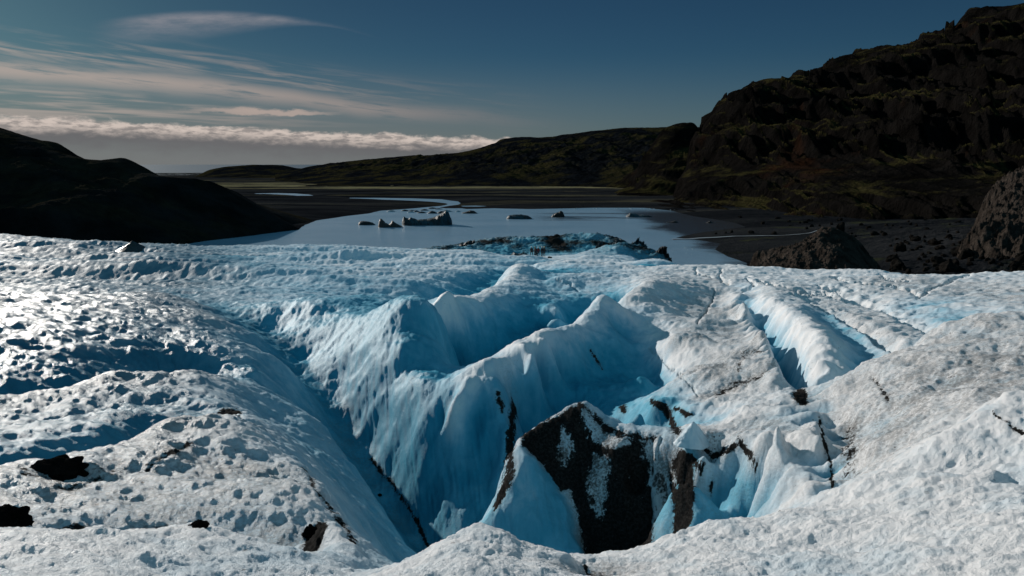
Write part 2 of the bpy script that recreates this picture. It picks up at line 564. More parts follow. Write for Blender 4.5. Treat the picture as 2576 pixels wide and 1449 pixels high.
# -- third ridge (L4)
c([(-500, 1330, 5.6), (0, 1330, 5.6), (250, 1305, 5.8), (480, 1300, 5.7), (650, 1310, 5.5), (740, 1335, 5.3)], .15, .5, .6)
c([(0, 1250, 6.4), (300, 1210, 6.9), (600, 1180, 7.2), (740, 1220, 6.6)], .1, .55, .8)
c([(-500, 1250, 6.8), (0, 1198, 7.1), (90, 1168, 7.4), (180, 1158, 7.6), (300, 1132, 8.0), (420, 1088, 8.9), (500, 1069, 9.4), (560, 1062, 9.6), (600, 1068, 9.5)], .1, .5, .75)
c([(600, 1068, 9.5), (640, 1085, 9.2), (700, 1132, 8.3), (755, 1180, 7.5), (800, 1230, 6.8), (850, 1290, 5.9), (890, 1350, 5.2), (930, 1410, 4.6), (960, 1449, 4.3)], .15, .15, .3)
c([(-500, 1370, 8.2), (0, 1300, 8.4), (300, 1225, 9.3), (500, 1150, 10.5)], .6, .3, .3)
# -- second ridge (L3) with its lower bench
c([(0, 1160, 9.3), (200, 1120, 9.9), (400, 1075, 11)], .5, .1, .35)
c([(-500, 1130, 9.8), (0, 1110, 10), (120, 1085, 10.4), (220, 1062, 10.8), (420, 1040, 11.6), (580, 1028, 12)], .35, .05, .5)
c([(-500, 1110, 11), (0, 1085, 11), (200, 1050, 11.6), (420, 1026, 12.3)], .4, .1, .5)
c([(-500, 1020, 12.6), (0, 1000, 12.8), (130, 985, 13.4), (250, 960, 14.2), (380, 950, 14.9), (500, 943, 15.5), (560, 950, 15.4)], .12, .05, .7)
c([(560, 950, 15.4), (572, 985, 14.0), (585, 1030, 12.0), (600, 1062, 10.4)], .2, .1, .3)
c([(-500, 1090, 14.0), (0, 1055, 14.2), (250, 1010, 15.6), (500, 975, 17.6)], .6, .1, .4)
# wall falling from those ridges into the gorge (R1)
c([(640, 1010, 15.0), (700, 1080, 13.2), (780, 1150, 11.6), (850, 1230, 10.5), (910, 1310, 9.7), (960, 1380, 9.0), (1000, 1449, 8.4)], .30, .2, .2)
c([(700, 1000, 17.0), (800, 1060, 15.8), (860, 1140, 14.8), (920, 1230, 13.6), (980, 1320, 12.7), (1030, 1400, 11.8)], .36, .25, .2)
# the gorge floor crease
c([(500, 762, 33), (560, 782, 31), (640, 822, 28.2), (700, 866, 26), (760, 930, 23.6), (815, 985, 22), (870, 1045, 20.6), (915, 1125, 19.0), (960, 1200, 17.7), (1010, 1280, 16.5), (1060, 1365, 15.4), (1090, 1415, 14.7), (1105, 1480, 13.5), (1140, 1560, 12)], .7, .35, .1)
# L1 dome
c([(-500, 1000, 15.6), (0, 975, 15.6), (150, 960, 16.0), (300, 962, 17.0), (450, 955, 18.2)], .55, .05, .8)
c([(0, 900, 17.2), (200, 890, 18), (420, 880, 19.3), (560, 905, 18.6), (660, 945, 17.8)], .42, .0, 1)
c([(-500, 850, 19), (0, 830, 20), (200, 815, 21.5), (400, 810, 23), (540, 835, 22.4), (640, 880, 20.8), (730, 930, 20)], .3, .0, 1)
c([(0, 770, 26), (250, 760, 27), (400, 762, 28), (520, 790, 26.6), (620, 832, 24.6)], .18, .0, 1)
c([(-500, 750, 29), (0, 742, 30), (200, 742, 30), (330, 734, 31.5), (420, 740, 31), (500, 766, 29.6)], .15, .0, .9)
c([(-500, 757, 35), (0, 752, 36), (250, 745, 36), (420, 738, 37)], .45, .05, .5)

# -- L2, the big rounded mass
c([(508, 753, 34.5), (560, 738, 37), (650, 716, 41), (740, 704, 43), (830, 700, 44), (920, 700, 45)], 0.28, .0, .45)
c([(600, 770, 32.3), (700, 765, 30), (800, 765, 28.5), (950, 740, 31)], 0.41, .0, .5)
c([(690, 835, 28.2), (760, 830, 26.8), (800, 826, 26.0), (870, 800, 25.4), (950, 785, 25.4), (1040, 780, 26)], 0.52, .0, .45)
c([(760, 905, 24.8), (800, 900, 23.9), (870, 885, 23.0), (925, 880, 22.0), (960, 885, 21.3), (1005, 890, 20.3), (1055, 870, 20.6), (1090, 850, 21.8)], 0.62, .0, .4)
c([(870, 970, 21.8), (915, 955, 21.0), (960, 985, 19.8), (1010, 1000, 18.7), (1060, 970, 18.2), (1095, 940, 18.9)], 0.66, .0, .5)
c([(915, 1045, 19.8), (960, 1080, 18.8), (1010, 1110, 17.8), (1060, 1080, 17.1), (1120, 1060, 16.8), (1190, 1060, 16.6)], 0.68, .03, .35)
c([(960, 1150, 18.1), (1010, 1200, 17.1), (1060, 1190, 16.4), (1120, 1170, 16.2), (1190, 1170, 15.9), (1250, 1150, 15.8)], 0.68, .12, .2)
c([(1060, 1285, 16.0), (1120, 1290, 15.4), (1190, 1270, 15.2), (1245, 1260, 15.1)], 0.68, .2, .12)
c([(1110, 1400, 14.5), (1150, 1390, 14.4), (1190, 1365, 14.5), (1230, 1340, 14.5)], 0.66, .25, .1)
c([(1040, 775, 29), (1075, 790, 27.5), (1105, 800, 26)], 0.46, .0, .6)
c([(1108, 800, 25.8), (1116, 840, 23.6), (1112, 880, 21.6), (1106, 920, 20.0), (1108, 960, 18.4), (1125, 992, 17.3), (1145, 1003, 16.8)], 0.56, .0, .3)
# far wall left of M2 (L2b)
c([(930, 700, 46), (1000, 690, 48), (1060, 672, 54), (1130, 662, 60), (1200, 658, 66), (1290, 657, 72)], .15, .05, .6)
c([(1030, 735, 40), (1100, 715, 44), (1180, 690, 50), (1250, 670, 60)], .3, .05, .35)
c([(1060, 780, 37), (1110, 785, 38.5), (1150, 752, 42), (1200, 720, 47), (1260, 690, 56)], .55, .1, .15)
c([(1080, 840, 34), (1140, 825, 35), (1200, 780, 39), (1260, 725, 46)], .7, .2, .1)

# -- M2 ridge and its wall
c([(1100, 797, 26.6), (1130, 793, 27), (1146, 786, 27.2), (1150, 766, 28), (1165, 762, 28.4), (1190, 748, 30), (1215, 735, 32), (1245, 715, 35), (1290, 682, 41), (1330, 668, 46)], .1, .02, .5)
c([(1160, 800, 27.6), (1220, 770, 29.4), (1280, 740, 32), (1340, 710, 36), (1400, 700, 38)], .25, .02, .7)
c([(1145, 850, 27.0), (1210, 830, 28.2), (1300, 790, 30.4), (1370, 770, 31.6)], .55, .0, .25)
c([(1138, 910, 26.4), (1200, 900, 27.2), (1290, 860, 28.8), (1390, 830, 30)], .85, .0, .12)
c([(1150, 1000, 25.6), (1200, 985, 26.2), (1270, 950, 27.2), (1340, 915, 28), (1400, 880, 28.8)], 1.0, .0, .05)
c([(1150, 1110, 22.6), (1230, 1080, 23), (1300, 1020, 24.4), (1400, 940, 26), (1470, 890, 27.6)], 1.0, .0, .05)
# M3 block
c([(1340, 668, 46), (1370, 700, 40), (1396, 735, 35), (1402, 770, 31.5), (1396, 830, 28)], .35, .0, .2)
c([(1420, 700, 41), (1500, 690, 43), (1560, 690, 43), (1590, 700, 40)], .12, .02, .5)
c([(1420, 735, 35.5), (1480, 735, 34.6), (1540, 725, 36), (1560, 740, 33.6)], .3, .0, .4)
c([(1425, 800, 31.6), (1480, 785, 32.4), (1540, 765, 33)], .7, .0, .12)
c([(1440, 860, 30.6), (1500, 835, 31.2), (1560, 800, 32)], .9, .0, .05)
c([(1350, 665, 55), (1450, 664, 58), (1550, 668, 56), (1600, 680, 50)], .1, .05, .5)

# -- M1 crest and its front face (Q)
c([(1145, 1003, 16.7), (1170, 988, 16.8), (1195, 972, 17.0), (1222, 940, 17.4), (1232, 915, 17.6), (1246, 903, 17.8), (1270, 900, 18.0), (1330, 872, 18.8), (1400, 841, 20.2), (1440, 815, 21.4), (1475, 790, 22.6), (1505, 762, 23.8), (1522, 750, 24.4)], .12, .0, .3)
c([(1522, 750, 24.4), (1545, 760, 24.2), (1565, 780, 24)], .12, .0, .3)
c([(1240, 960, 17.0), (1260, 1010, 16.6), (1275, 1060, 16.2), (1284, 1120, 15.7), (1280, 1180, 15.2)], .45, .0, .15)
c([(1300, 930, 17.9), (1330, 910, 18.4), (1400, 880, 19.8), (1470, 845, 21), (1520, 800, 22.8)], .3, .0, .3)
c([(1315, 1000, 18.4), (1400, 940, 19.6), (1480, 920, 20.4), (1560, 870, 21.6)], .62, .0, .2)
c([(1310, 1090, 17.6), (1380, 1030, 18.4), (1470, 990, 19), (1560, 980, 19), (1620, 960, 19)], .75, .0, .1)
c([(1500, 1060, 16.8), (1570, 1080, 15.6), (1620, 1100, 14.2)], .7, .0, .1)
c([(1560, 850, 23), (1600, 900, 21.6), (1640, 950, 20.4), (1670, 1000, 18.8)], .6, .0, .3)
# foot of Q, behind the ash wall
c([(1310, 1200, 15.8), (1400, 1150, 16.4), (1470, 1110, 16.6), (1560, 1160, 15), (1640, 1180, 13.6)], .8, .3, .1)
# crack between N and Q
c([(1306, 950, 18.2), (1298, 1000, 17.7), (1296, 1060, 17.2), (1294, 1130, 16.4), (1290, 1215, 15.6), (1262, 1300, 14.4)], .5, .3, .05)
# -- cone-shaped block K
c([(1312, 1132, 11.8), (1296, 1175, 11.6), (1270, 1235, 11.3), (1232, 1305, 11.0), (1190, 1370, 10.8)], .35, .05, .1)
c([(1340, 1180, 11.5), (1350, 1250, 11.2), (1340, 1330, 10.8), (1320, 1410, 10.5)], .5, .1, .1)
c([(1400, 1230, 11.6), (1430, 1310, 11.2), (1455, 1390, 10.8)], .5, .15, .1)
# -- ash-covered wall D
c([(1310, 1102, 12.3), (1350, 1070, 12.4), (1400, 1050, 12.5), (1440, 1022, 12.7), (1470, 1012, 12.8), (1495, 1045, 12.6), (1530, 1072, 12.4), (1580, 1088, 12.2), (1640, 1097, 12.0), (1662, 1095, 11.9)], .2, .3, .1)
c([(1345, 1140, 12.0), (1420, 1170, 11.95), (1500, 1150, 11.9), (1580, 1150, 11.75), (1650, 1150, 11.6)], .15, .7, .1)
c([(1440, 1250, 11.6), (1520, 1250, 11.4), (1562, 1250, 11.2), (1600, 1250, 11.6), (1640, 1250, 11.2), (1680, 1250, 11.2)], .15, .7, .1)
c([(1470, 1400, 11.1), (1540, 1390, 11.0), (1620, 1370, 10.9), (1720, 1340, 10.7)], .15, .8, .1)
# broken ice right of the wall
c([(1690, 1140, 11.2), (1720, 1135, 11.1), (1752, 1165, 10.8)], .4, .2, .2)
c([(1700, 1240, 10.2), (1750, 1240, 10.1), (1745, 1330, 9.5)], .5, .3, .1)
c([(1620, 1040, 13.8), (1650, 1020, 14.4), (1690, 1040, 14.2), (1720, 1090, 12.9)], .55, .1, .4)
# -- S1: white slab
c([(1578, 745, 27), (1600, 722, 31), (1650, 694, 40), (1700, 677, 50), (1750, 676, 53), (1820, 681, 52)], .03, .2, .4)
c([(1595, 790, 25), (1625, 850, 22.8), (1665, 900, 20.8), (1695, 960, 18.9), (1705, 1000, 17.9)], .15, .05, .4)
c([(1660, 760, 28), (1740, 730, 34), (1800, 710, 39), (1830, 715, 38)], .04, .42, .4)
c([(1690, 850, 21), (1760, 820, 23), (1830, 800, 24.6), (1870, 790, 25)], .04, .5, .4)
c([(1730, 940, 16.6), (1800, 920, 17.6), (1880, 880, 18.8), (1925, 860, 19.4)], .04, .62, .4)
c([(1760, 1010, 14.2), (1830, 990, 14.6), (1900, 960, 15.2), (1960, 930, 15.8)], .04, .6, .5)
c([(1835, 725, 37), (1855, 755, 30), (1885, 795, 25), (1918, 838, 20.8), (1946, 875, 18.2), (1960, 930, 16.0), (1984, 975, 14.2), (2004, 1005, 13.2)], .05, .25, .3)
c([(1820, 745, 35), (1838, 775, 29), (1865, 815, 24.2), (1895, 860, 20.0), (1920, 895, 17.6), (1938, 945, 15.6)], .03, .4, .4)
c([(1700, 1010, 14.8), (1740, 1040, 13.4), (1785, 1058, 12.7)], .3, .05, .2)
c([(1790, 1050, 12.7), (1840, 1022, 13.2), (1900, 1000, 13.6), (1980, 1000, 13.0)], .05, .2, .3)
# crevasse between S1 and S2
c([(1856, 790, 30.5), (1890, 868, 25.9), (1924, 930, 22.0), (1954, 985, 19.2), (1978, 1050, 16.7), (2008, 1095, 14.9)], .75, .0, .05)
c([(1866, 722, 38), (1892, 752, 31.5), (1925, 785, 26.4), (1962, 820, 22.8), (1995, 858, 20.0), (2022, 905, 17.8), (2034, 950, 16.1), (2042, 1000, 14.6)], .12, .0, .2)
# S2 and the slabs behind
c([(1875, 712, 40), (1925, 732, 32), (1990, 770, 25.4), (2060, 812, 21.8), (2110, 855, 19.2), (2130, 900, 17.4), (2115, 955, 15.6)], .04, .12, .6)
c([(2080, 805, 25), (2130, 845, 21.6), (2165, 900, 18.8), (2150, 945, 17)], .4, .15, .2)
c([(2000, 735, 34), (2100, 778, 26.5), (2180, 822, 22), (2250, 870, 18.8), (2272, 888, 17.8)], .06, .35, .6)
c([(1900, 690, 46), (2000, 700, 43), (2120, 740, 35), (2230, 780, 29), (2330, 820, 24), (2350, 850, 21)], .04, .15, .6)
c([(2330, 760, 31), (2380, 790, 27.5), (2400, 815, 24.5)], .3, .1, .3)
c([(2200, 710, 41), (2330, 730, 37), (2450, 720, 39), (2500, 745, 34), (2576, 760, 31), (3100, 790, 28)], .05, .48, .4)
c([(2350, 770, 29.5), (2450, 770, 29.5), (2576, 790, 26)], .1, .15, .4)
c([(1830, 681, 52), (1900, 686, 51), (2000, 690, 50), (2060, 694, 49), (2120, 686, 50), (2200, 685, 50), (2260, 697, 46), (2330, 697, 46), (2420, 697, 46), (2480, 704, 43), (2520, 697, 46), (2576, 700, 45), (3100, 720, 42)], .02, .08, .4)
# S1b block in front
c([(1762, 1072, 12.0), (1800, 1066, 12.1), (1860, 1030, 12.6), (1900, 1020, 12.7), (1980, 1026, 12.1), (2045, 1040, 11.4)], .05, .2, .35)
c([(1780, 1110, 11.2), (1850, 1085, 11.5), (1930, 1075, 11.2), (2010, 1090, 10.6)], .05, .6, .35)
c([(1775, 1150, 10.7), (1830, 1130, 10.8), (1880, 1105, 10.8), (1905, 1135, 10.3), (1950, 1185, 9.5), (1985, 1230, 8.8), (2015, 1282, 8.1)], .05, .25, .25)
c([(2045, 1040, 11.4), (2066, 1080, 10.7), (2078, 1140, 9.8), (2088, 1200, 8.9), (2086, 1250, 8.1)], .05, .2, .2)
c([(1980, 1150, 9.8), (2030, 1200, 8.8), (2050, 1260, 8.0)], .05, .3, .4)
c([(1775, 1200, 10.9), (1850, 1200, 10.6), (1920, 1240, 9.9)], .42, .25, .1)
c([(1770, 1290, 10.6), (1850, 1290, 10.1), (1930, 1290, 9.4)], .45, .25, .1)
# grooves beside S1b
c([(2055, 1065, 11.9), (2075, 1110, 11.2), (2088, 1170, 10.2), (2094, 1230, 9.1), (2090, 1265, 8.4)], .5, .2, .05)
c([(2020, 1030, 13.2), (2040, 1050, 12.8)], .3, .5, .1)
# -- T: broad grey slab
c([(2030, 998, 12.9), (2070, 985, 13.0), (2100, 967, 13.2), (2170, 926, 13.8), (2230, 902, 14.1), (2290, 886, 14.3), (2345, 842, 15.6), (2400, 821, 16.4), (2480, 812, 16.8), (2576, 806, 17), (3100, 790, 18)], .02, .45, .18)
c([(2060, 1010, 12.4), (2085, 1040, 11.8), (2100, 1085, 10.9), (2106, 1140, 9.9), (2112, 1190, 9.0), (2104, 1240, 8.2)], .02, .35, .15)
c([(2200, 1010, 11.2), (2320, 960, 11.9), (2450, 920, 12.4), (2600, 900, 12.8), (3100, 890, 13)], .0, .62, .15)
c([(2160, 1130, 9.2), (2270, 1060, 9.8), (2400, 990, 10.4), (2576, 960, 10.6)], .0, .62, .15)
c([(2140, 1220, 7.8), (2230, 1165, 8.0), (2300, 1120, 8.3), (2380, 1050, 9.0)], .0, .45, .15)
c([(2120, 1262, 7.4), (2200, 1212, 7.0), (2310, 1175, 6.9), (2390, 1105, 7.5), (2450, 1062, 8.2), (2576, 1018, 8.8), (3100, 950, 10)], .0, .4, .15)
# behind T's crest
c([(2120, 1010, 15.2), (2200, 965, 16.0), (2300, 930, 17), (2380, 870, 19), (2480, 845, 20.5), (2576, 830, 21), (3100, 820, 22)], .45, .2, .2)

# -- back left field
c([(-500, 730, 42), (0, 716, 44), (200, 712, 45), (400, 706, 47), (520, 720, 43)], .2, .05, .8)
c([(-500, 720, 50), (0, 706, 52), (300, 698, 53), (550, 690, 55), (800, 684, 56), (950, 676, 58)], .3, .05, .8)
c([(-500, 700, 60), (0, 684, 63), (300, 684, 62), (600, 672, 66), (900, 664, 68), (1100, 655, 72)], .15, .05, .8)
c([(-500, 680, 72), (0, 664, 76), (300, 668, 72), (600, 660, 76), (900, 652, 80), (1100, 646, 84)], .4, .08, .7)
c([(-500, 670, 84), (0, 652, 88), (300, 656, 86), (600, 650, 88), (900, 644, 92), (1150, 643, 92)], .15, .08, .7)
c([(-500, 650, 110), (0, 630, 118), (300, 640, 108), (600, 640, 105), (900, 637, 106), (1100, 640, 100)], .25, .1, .7)
c([(-500, 615, 180), (0, 601, 182), (60, 604, 180), (120, 609, 176), (220, 617, 168), (335, 622, 160), (440, 627, 152), (560, 627, 150), (700, 625, 150), (850, 623, 150), (960, 629, 144), (1050, 634, 138)], .2, .1, .6)
c([(1220, 648, 100), (1320, 653, 104), (1450, 657, 102), (1520, 662, 96)], .12, .08, .5)
# shelf where the party stands
c([(1310, 654, 140), (1360, 656.5, 142), (1410, 655.5, 142)], .1, .1, .1)
c([(1310, 649, 152), (1335, 648.5, 154), (1360, 651, 152), (1400, 648, 156), (1450, 646, 158)], .1, .1, .1)
# -- dark rubble tongue at the snout
c([(1060, 636, 175), (1110, 626, 192), (1150, 620, 205), (1200, 610, 218), (1240, 604, 228), (1290, 604, 230), (1340, 607, 228), (1400, 610, 226), (1450, 606, 228), (1480, 605, 226), (1520, 611, 220), (1560, 617, 208), (1580, 622, 198)], .35, .6, .3, 1)
c([(1180, 632, 180), (1300, 622, 195), (1420, 622, 193), (1520, 628, 184)], .6, .3, .3, .9)
c([(1150, 643, 150), (1300, 640, 165), (1440, 638, 166), (1540, 642, 158)], .55, .25, .3, .6)
c([(1590, 640, 164), (1640, 648, 150), (1680, 664, 136)], .7, .8, .2, 1)
c([(1500, 652, 122), (1520, 656, 118), (1550, 646, 122), (1590, 655, 118), (1620, 668, 106), (1690, 672, 98)], .15, .0, .3, 0)
c([(1540, 674, 74), (1600, 670, 78), (1660, 670, 78), (1700, 674, 74)], .1, .0, .4, 0)
c([(1560, 700, 62), (1620, 690, 66), (1680, 684, 68)], .6, .1, .1, 0)
# -- snout and sides fall to the valley behind everything visible
for r_, dz in ((210, -31), (250, -43), (330, -48)):
    azs = np.linspace(-0.98, -0.2, 10)
    G.append(([('z', a, r_, dz) for a in azs], .4, .5, .3, .2))
for r_, dz in ((262, -35), (300, -46), (345, -50)):
    G.append(([('z', a, r_, dz) for a in np.linspace(-0.13, 0.17, 6)], .4, .5, .3, .5))
for r_, dz in ((66, -13), (90, -22), (130, -38), (180, -46), (330, -50)):
    azs = np.linspace(0.27, 0.95, 9)
    G.append(([('z', a, r_, dz) for a in azs], .3, .6, .3, .1))
G.append(([('z', a, r_, dz) for a, r_, dz in ((.25, 150, -33), (.235, 185, -43), (.22, 240, -47), (.22, 345, -50))], .4, .6, .3, .3))

AZ0, AZ1 = -1.25, 1.25
RV0, RV1 = math.log(1.0), math.log(345.0)


def field(ctrl, az0, az1, v0, v1, cu, cv, nu, nv, step=0.035, c_=0.02, use_z=False, blurn=1, warp=0.0, dd=0.008):
    P = []
    for e in ctrl:
        pts, props = e[0], e[1:]
        rows = []
        for p in pts:
            if p[0] == 'z':
                a, r_, dz = p[1], p[2], p[3]
                tt = dz / r_
            else:
                a, tt = ray(p[0], p[1])
                r_ = p[2]
                if r_ is None:
                    r_ = -CAMZ / tt
            rows.append(np.array([a, math.log(r_), (tt * r_ if use_z else tt), *props]))
        P.append(densify(rows, step) if len(rows) > 1 else np.array(rows))
    P = np.concatenate(P)
    # drop near-duplicates
    key = np.round(P[:, :2] / dd).astype(int)
    _, ix = np.unique(key, axis=0, return_index=True)
    P = P[ix]
    C, V = P[:, :2], P[:, 2:]
    Wt = rbf_fit(C, V, c_)
    U, Vv = np.meshgrid(np.linspace(az0, az1, cu), np.linspace(v0, v1, cv))
    if warp:
        U = U + warp * (fbm(U * 9, Vv * 9, 2, 201) + 0.55 * fbm(U * 34, Vv * 30, 3, 203, 0.6))
        Vv = Vv + warp * 0.45 * (fbm(U * 9, Vv * 9, 2, 205) + 0.9 * fbm(U * 34, Vv * 30, 3, 207, 0.6))
    Z = rbf_eval(C, Wt, U, Vv, c_)
    Z = blur(Z, blurn)
    Z = upsample(Z, nu, nv)
    A, L = np.meshgrid(np.linspace(az0, az1, nu), np.linspace(v0, v1, nv))
    return A, np.exp(L), Z, len(P)


NU, NV = 1640, 1500
A, RR, Z, npts = field(G, AZ0, AZ1, RV0, RV1, 720, 760, NU, NV, c_=0.012, blurn=0, warp=0.0065)
print("glacier control points", npts)
T = blur(Z[..., 0], 1)
X, Y = RR * np.sin(A), RR * np.cos(A)
zz = T * RR
blue, dirt, cupa, jag = [np.clip(Z[..., k], 0, 1) for k in (1, 2, 3, 4)]
# transverse waves of the back field and rugged snout
farw = sstep(RR, 26, 60) * (1 - sstep(RR, 170, 200))
wav = fbm(X * 0.022 + 3.0, (Y + 0.18 * X) * 0.13, 4, 5)
pxa = W0 / 2 + F0 * np.tan(A)
shelf = sstep(pxa, 1200, 1280) * (1 - sstep(pxa, 1430, 1500)) * sstep(RR, 84, 98) * (1 - sstep(RR, 156, 166))
zz = zz + wav * (1 - shelf) * farw * 2.3 * (1 - jag) * (1.0 - 0.45 * sstep(A, 0.06, 0.2))
rd = fbm(X * 0.10, Y * 0.13, 5, 11, 0.55, ridged=True)
zz = zz + (rd - 0.42) * jag * 2.2 * (1 - shelf)
zz = zz + fbm(X * 0.35, Y * 0.35, 3, 3) * 0.16 * sstep(RR, 3, 12)
zz = zz + (fbm(X * 0.9, Y * 0.9, 4, 23, 0.6, ridged=True) - 0.2) * 0.11 * sstep(RR, 3, 10)
T = zz / RR
# ---- ash marks laid on the ice: polygons given by photo position within a range of distance
px, py = proj(X, Y, zz + CAMZ)
pxt, pyt = px, py
# marks wander and fray
LR = np.log(RR)
px = px + 8 * fbm(A * 15, LR * 15, 3, 301) + 4.5 * fbm(A * 70, LR * 70, 3, 303, 0.6)
py = py + 8 * fbm(A * 15 + 7, LR * 15, 3, 305) + 4.5 * fbm(A * 70 + 3, LR * 70, 3, 307, 0.6)
bare = sstep(pxt, 760, 420) * np.clip(cupa * 1.5, 0, 1) * sstep(RR, 5.5, 11)
mark = np.zeros_like(px)


def poly_sd(px, py, poly):
    """signed distance to polygon, positive inside"""
    inside = np.zeros(px.shape, bool)
    dm = np.full(px.shape, 1e9)
    n = len(poly)
    for k in range(n):
        x0, y0 = poly[k]
        x1, y1 = poly[(k + 1) % n]
        ex, ey = x1 - x0, y1 - y0
        tt = np.clip(((px - x0) * ex + (py - y0) * ey) / (ex * ex + ey * ey + 1e-9), 0, 1)
        dm = np.minimum(dm, np.hypot(px - x0 - tt * ex, py - y0 - tt * ey))
        cnd = ((y0 > py) != (y1 > py)) & (px < (x1 - x0) * (py - y0) / (y1 - y0 + 1e-12) + x0)
        inside ^= cnd
    return np.where(inside, dm, -dm)


def line_d(px, py, pts):
    dm = np.full(px.shape, 1e9)
    for p, q in zip(pts[:-1], pts[1:]):
        ex, ey = q[0] - p[0], q[1] - p[1]
        tt = np.clip(((px - p[0]) * ex + (py - p[1]) * ey) / (ex * ex + ey * ey + 1e-9), 0, 1)
        w = p[2] + (q[2] - p[2]) * tt
        dm = np.minimum(dm, np.hypot(px - p[0] - tt * ex, py - p[1] - tt * ey) / w)
    return dm


def ash(shape, r0, r1, soft=14.0, amt=1.0, line=False):
    xs = [p[0] for p in shape]
    ys = [p[1] for p in shape]
    pad = 60
    sel = (px > min(xs) - pad) & (px < max(xs) + pad) & (py > min(ys) - pad) & (py < max(ys) + pad) & (RR > r0) & (RR < r1)
    if line:
        v = np.clip(1.0 - 0.5 * line_d(px[sel], py[sel], shape), 0, 1)
    else:
        v = np.clip(0.5 + 0.5 * poly_sd(px[sel], py[sel], shape) / soft, 0, 1)
    if amt < 0:
        mark[sel] = np.minimum(mark[sel], 1 + v * amt)
    else:
        mark[sel] = np.maximum(mark[sel], v * amt)


# wall D
ash([(1308, 1102), (1350, 1068), (1400, 1046), (1440, 1020), (1468, 1008), (1500, 1045), (1530, 1072), (1580, 1088), (1660, 1096), (1650, 1200), (1645, 1400), (1475, 1420), (1452, 1290), (1432, 1232), (1408, 1240), (1353, 1162), (1311, 1124)], 9.4, 13.4, 9)
for w_ in ([(1419, 1066), (1443, 1108), (1443, 1150), (1419, 1172), (1407, 1150), (1406, 1095)],
           [(1458, 1040), (1473, 1024), (1497, 1058), (1518, 1086), (1590, 1104), (1585, 1120), (1563, 1134), (1515, 1128), (1487, 1113), (1472, 1078)],
           [(1488, 1138), (1537, 1143), (1532, 1213), (1516, 1304), (1502, 1304), (1474, 1229), (1484, 1165)],
           [(1610, 1104), (1652, 1104), (1648, 1229), (1634, 1215), (1625, 1153)]):
    ash(w_, 9.4, 13.4, 12, -.72)
ash([(1696, 1153), (1711, 1129), (1744, 1141), (1746, 1243), (1742, 1330), (1693, 1350), (1690, 1273), (1684, 1183)], 8.8, 12.4, 8)
ash([(1690, 1180), (1706, 1180), (1704, 1225), (1692, 1228)], 8.8, 12.4, 8, -.6)
ash([(1740, 1150, 9), (1780, 1200, 8), (1800, 1230, 4)], 9, 12, line=True)
# crack N | Q
ash([(1375, 905, 4), (1325, 935, 7), (1302, 985, 10), (1290, 1050, 11), (1284, 1110, 9), (1284, 1180, 14), (1272, 1225, 12), (1245, 1280, 6)], 10.5, 17.5, line=True)
ash([(1250, 985, 5), (1258, 1015, 8), (1262, 1040, 5)], 13, 17, line=True, amt=.8)
# pockets in the broken ice
ash([(1560, 990, 7), (1565, 1030, 9), (1570, 1040, 4)], 13, 17, line=True)
ash([(1640, 1010, 7), (1672, 1030, 9), (1690, 1060, 10), (1705, 1085, 12)], 11, 16, line=True)
ash([(1700, 1030, 6), (1740, 1045, 5)], 11, 16, line=True)
ash([(1486, 880, 2), (1500, 905, 4), (1515, 930, 2)], 15, 22, line=True, amt=.8)
ash([(2000, 975), (2030, 985), (2032, 1020), (2008, 1018), (1992, 995)], 11.5, 15, 8)
ash([(2060, 1050, 3), (2080, 1130, 4), (2092, 1200, 6), (2096, 1245, 6)], 7.6, 12.5, line=True)
ash([(1760, 1130, 5), (1800, 1145, 8), (1850, 1122, 9)], 10, 12.2, line=True)
ash([(1860, 1105, 7), (1885, 1140, 9), (1905, 1172, 8)], 9, 12.2, line=True)
ash([(2120, 1060), (2150, 1060), (2160, 1130), (2150, 1210), (2118, 1200)], 8, 11.5, 20, .62)
ash([(2195, 950, 5), (2220, 985, 7), (2235, 1010, 4)], 10, 14, line=True, amt=.7)
ash([(2150, 1232, 3), (2250, 1185, 6), (2305, 1155, 9)], 6.2, 9, line=True)
ash([(2500, 1040, 4), (2530, 1065, 8), (2576, 1090, 6)], 5.6, 8.8, line=True, amt=.8)
ash([(1470, 1425, 5), (1482, 1445, 9), (1500, 1470, 9)], 3, 4.4, line=True, amt=.9)
# gorge
ash([(880, 1065, 5), (920, 1130, 7), (975, 1205, 6), (1035, 1285, 5), (1090, 1400, 6)], 10.5, 18.5, line=True, amt=.9)
ash([(1050, 1170, 5), (1080, 1230, 8), (1110, 1290, 5)], 10, 15, line=True, amt=.5)
ash([(1100, 1380, 4), (1125, 1340, 5)], 10, 15, line=True, amt=.8)
ash([(1800, 995, 5), (1870, 960, 10), (1930, 940, 5)], 13, 17, line=True, amt=.62)
ash([(1850, 935, 5), (1875, 890, 9), (1930, 880, 4)], 15, 21, line=True, amt=.55)
# dark smears on the left ridges
ash([(550, 1045, 6), (580, 1038, 12), (600, 1048, 8)], 9.6, 13, line=True)
ash([(760, 1180, 5), (800, 1240, 8), (845, 1300, 10), (890, 1365, 7)], 4.6, 8, line=True, amt=.65)
ash([(770, 1350), (800, 1305), (825, 1310), (815, 1360), (790, 1395), (760, 1385)], 3.9, 5.6, 8)
ash([(350, 1190, 8), (450, 1130, 10), (480, 1110, 5)], 6.5, 10, line=True, amt=.62)
ash([(60, 1370, 8), (150, 1335, 12), (300, 1345, 14), (420, 1330, 8)], 4.5, 6.0, line=True, amt=.75)
ash([(300, 1180, 14), (180, 1225, 14), (60, 1195, 10)], 6, 9, line=True, amt=.5)

mark = np.maximum(mark, np.clip(jag * (0.55 + 1.1 * fbm(X * 0.12, Y * 0.05 + zz * 0.5, 4, 51)) * sstep(RR, 120, 150), 0, 1))
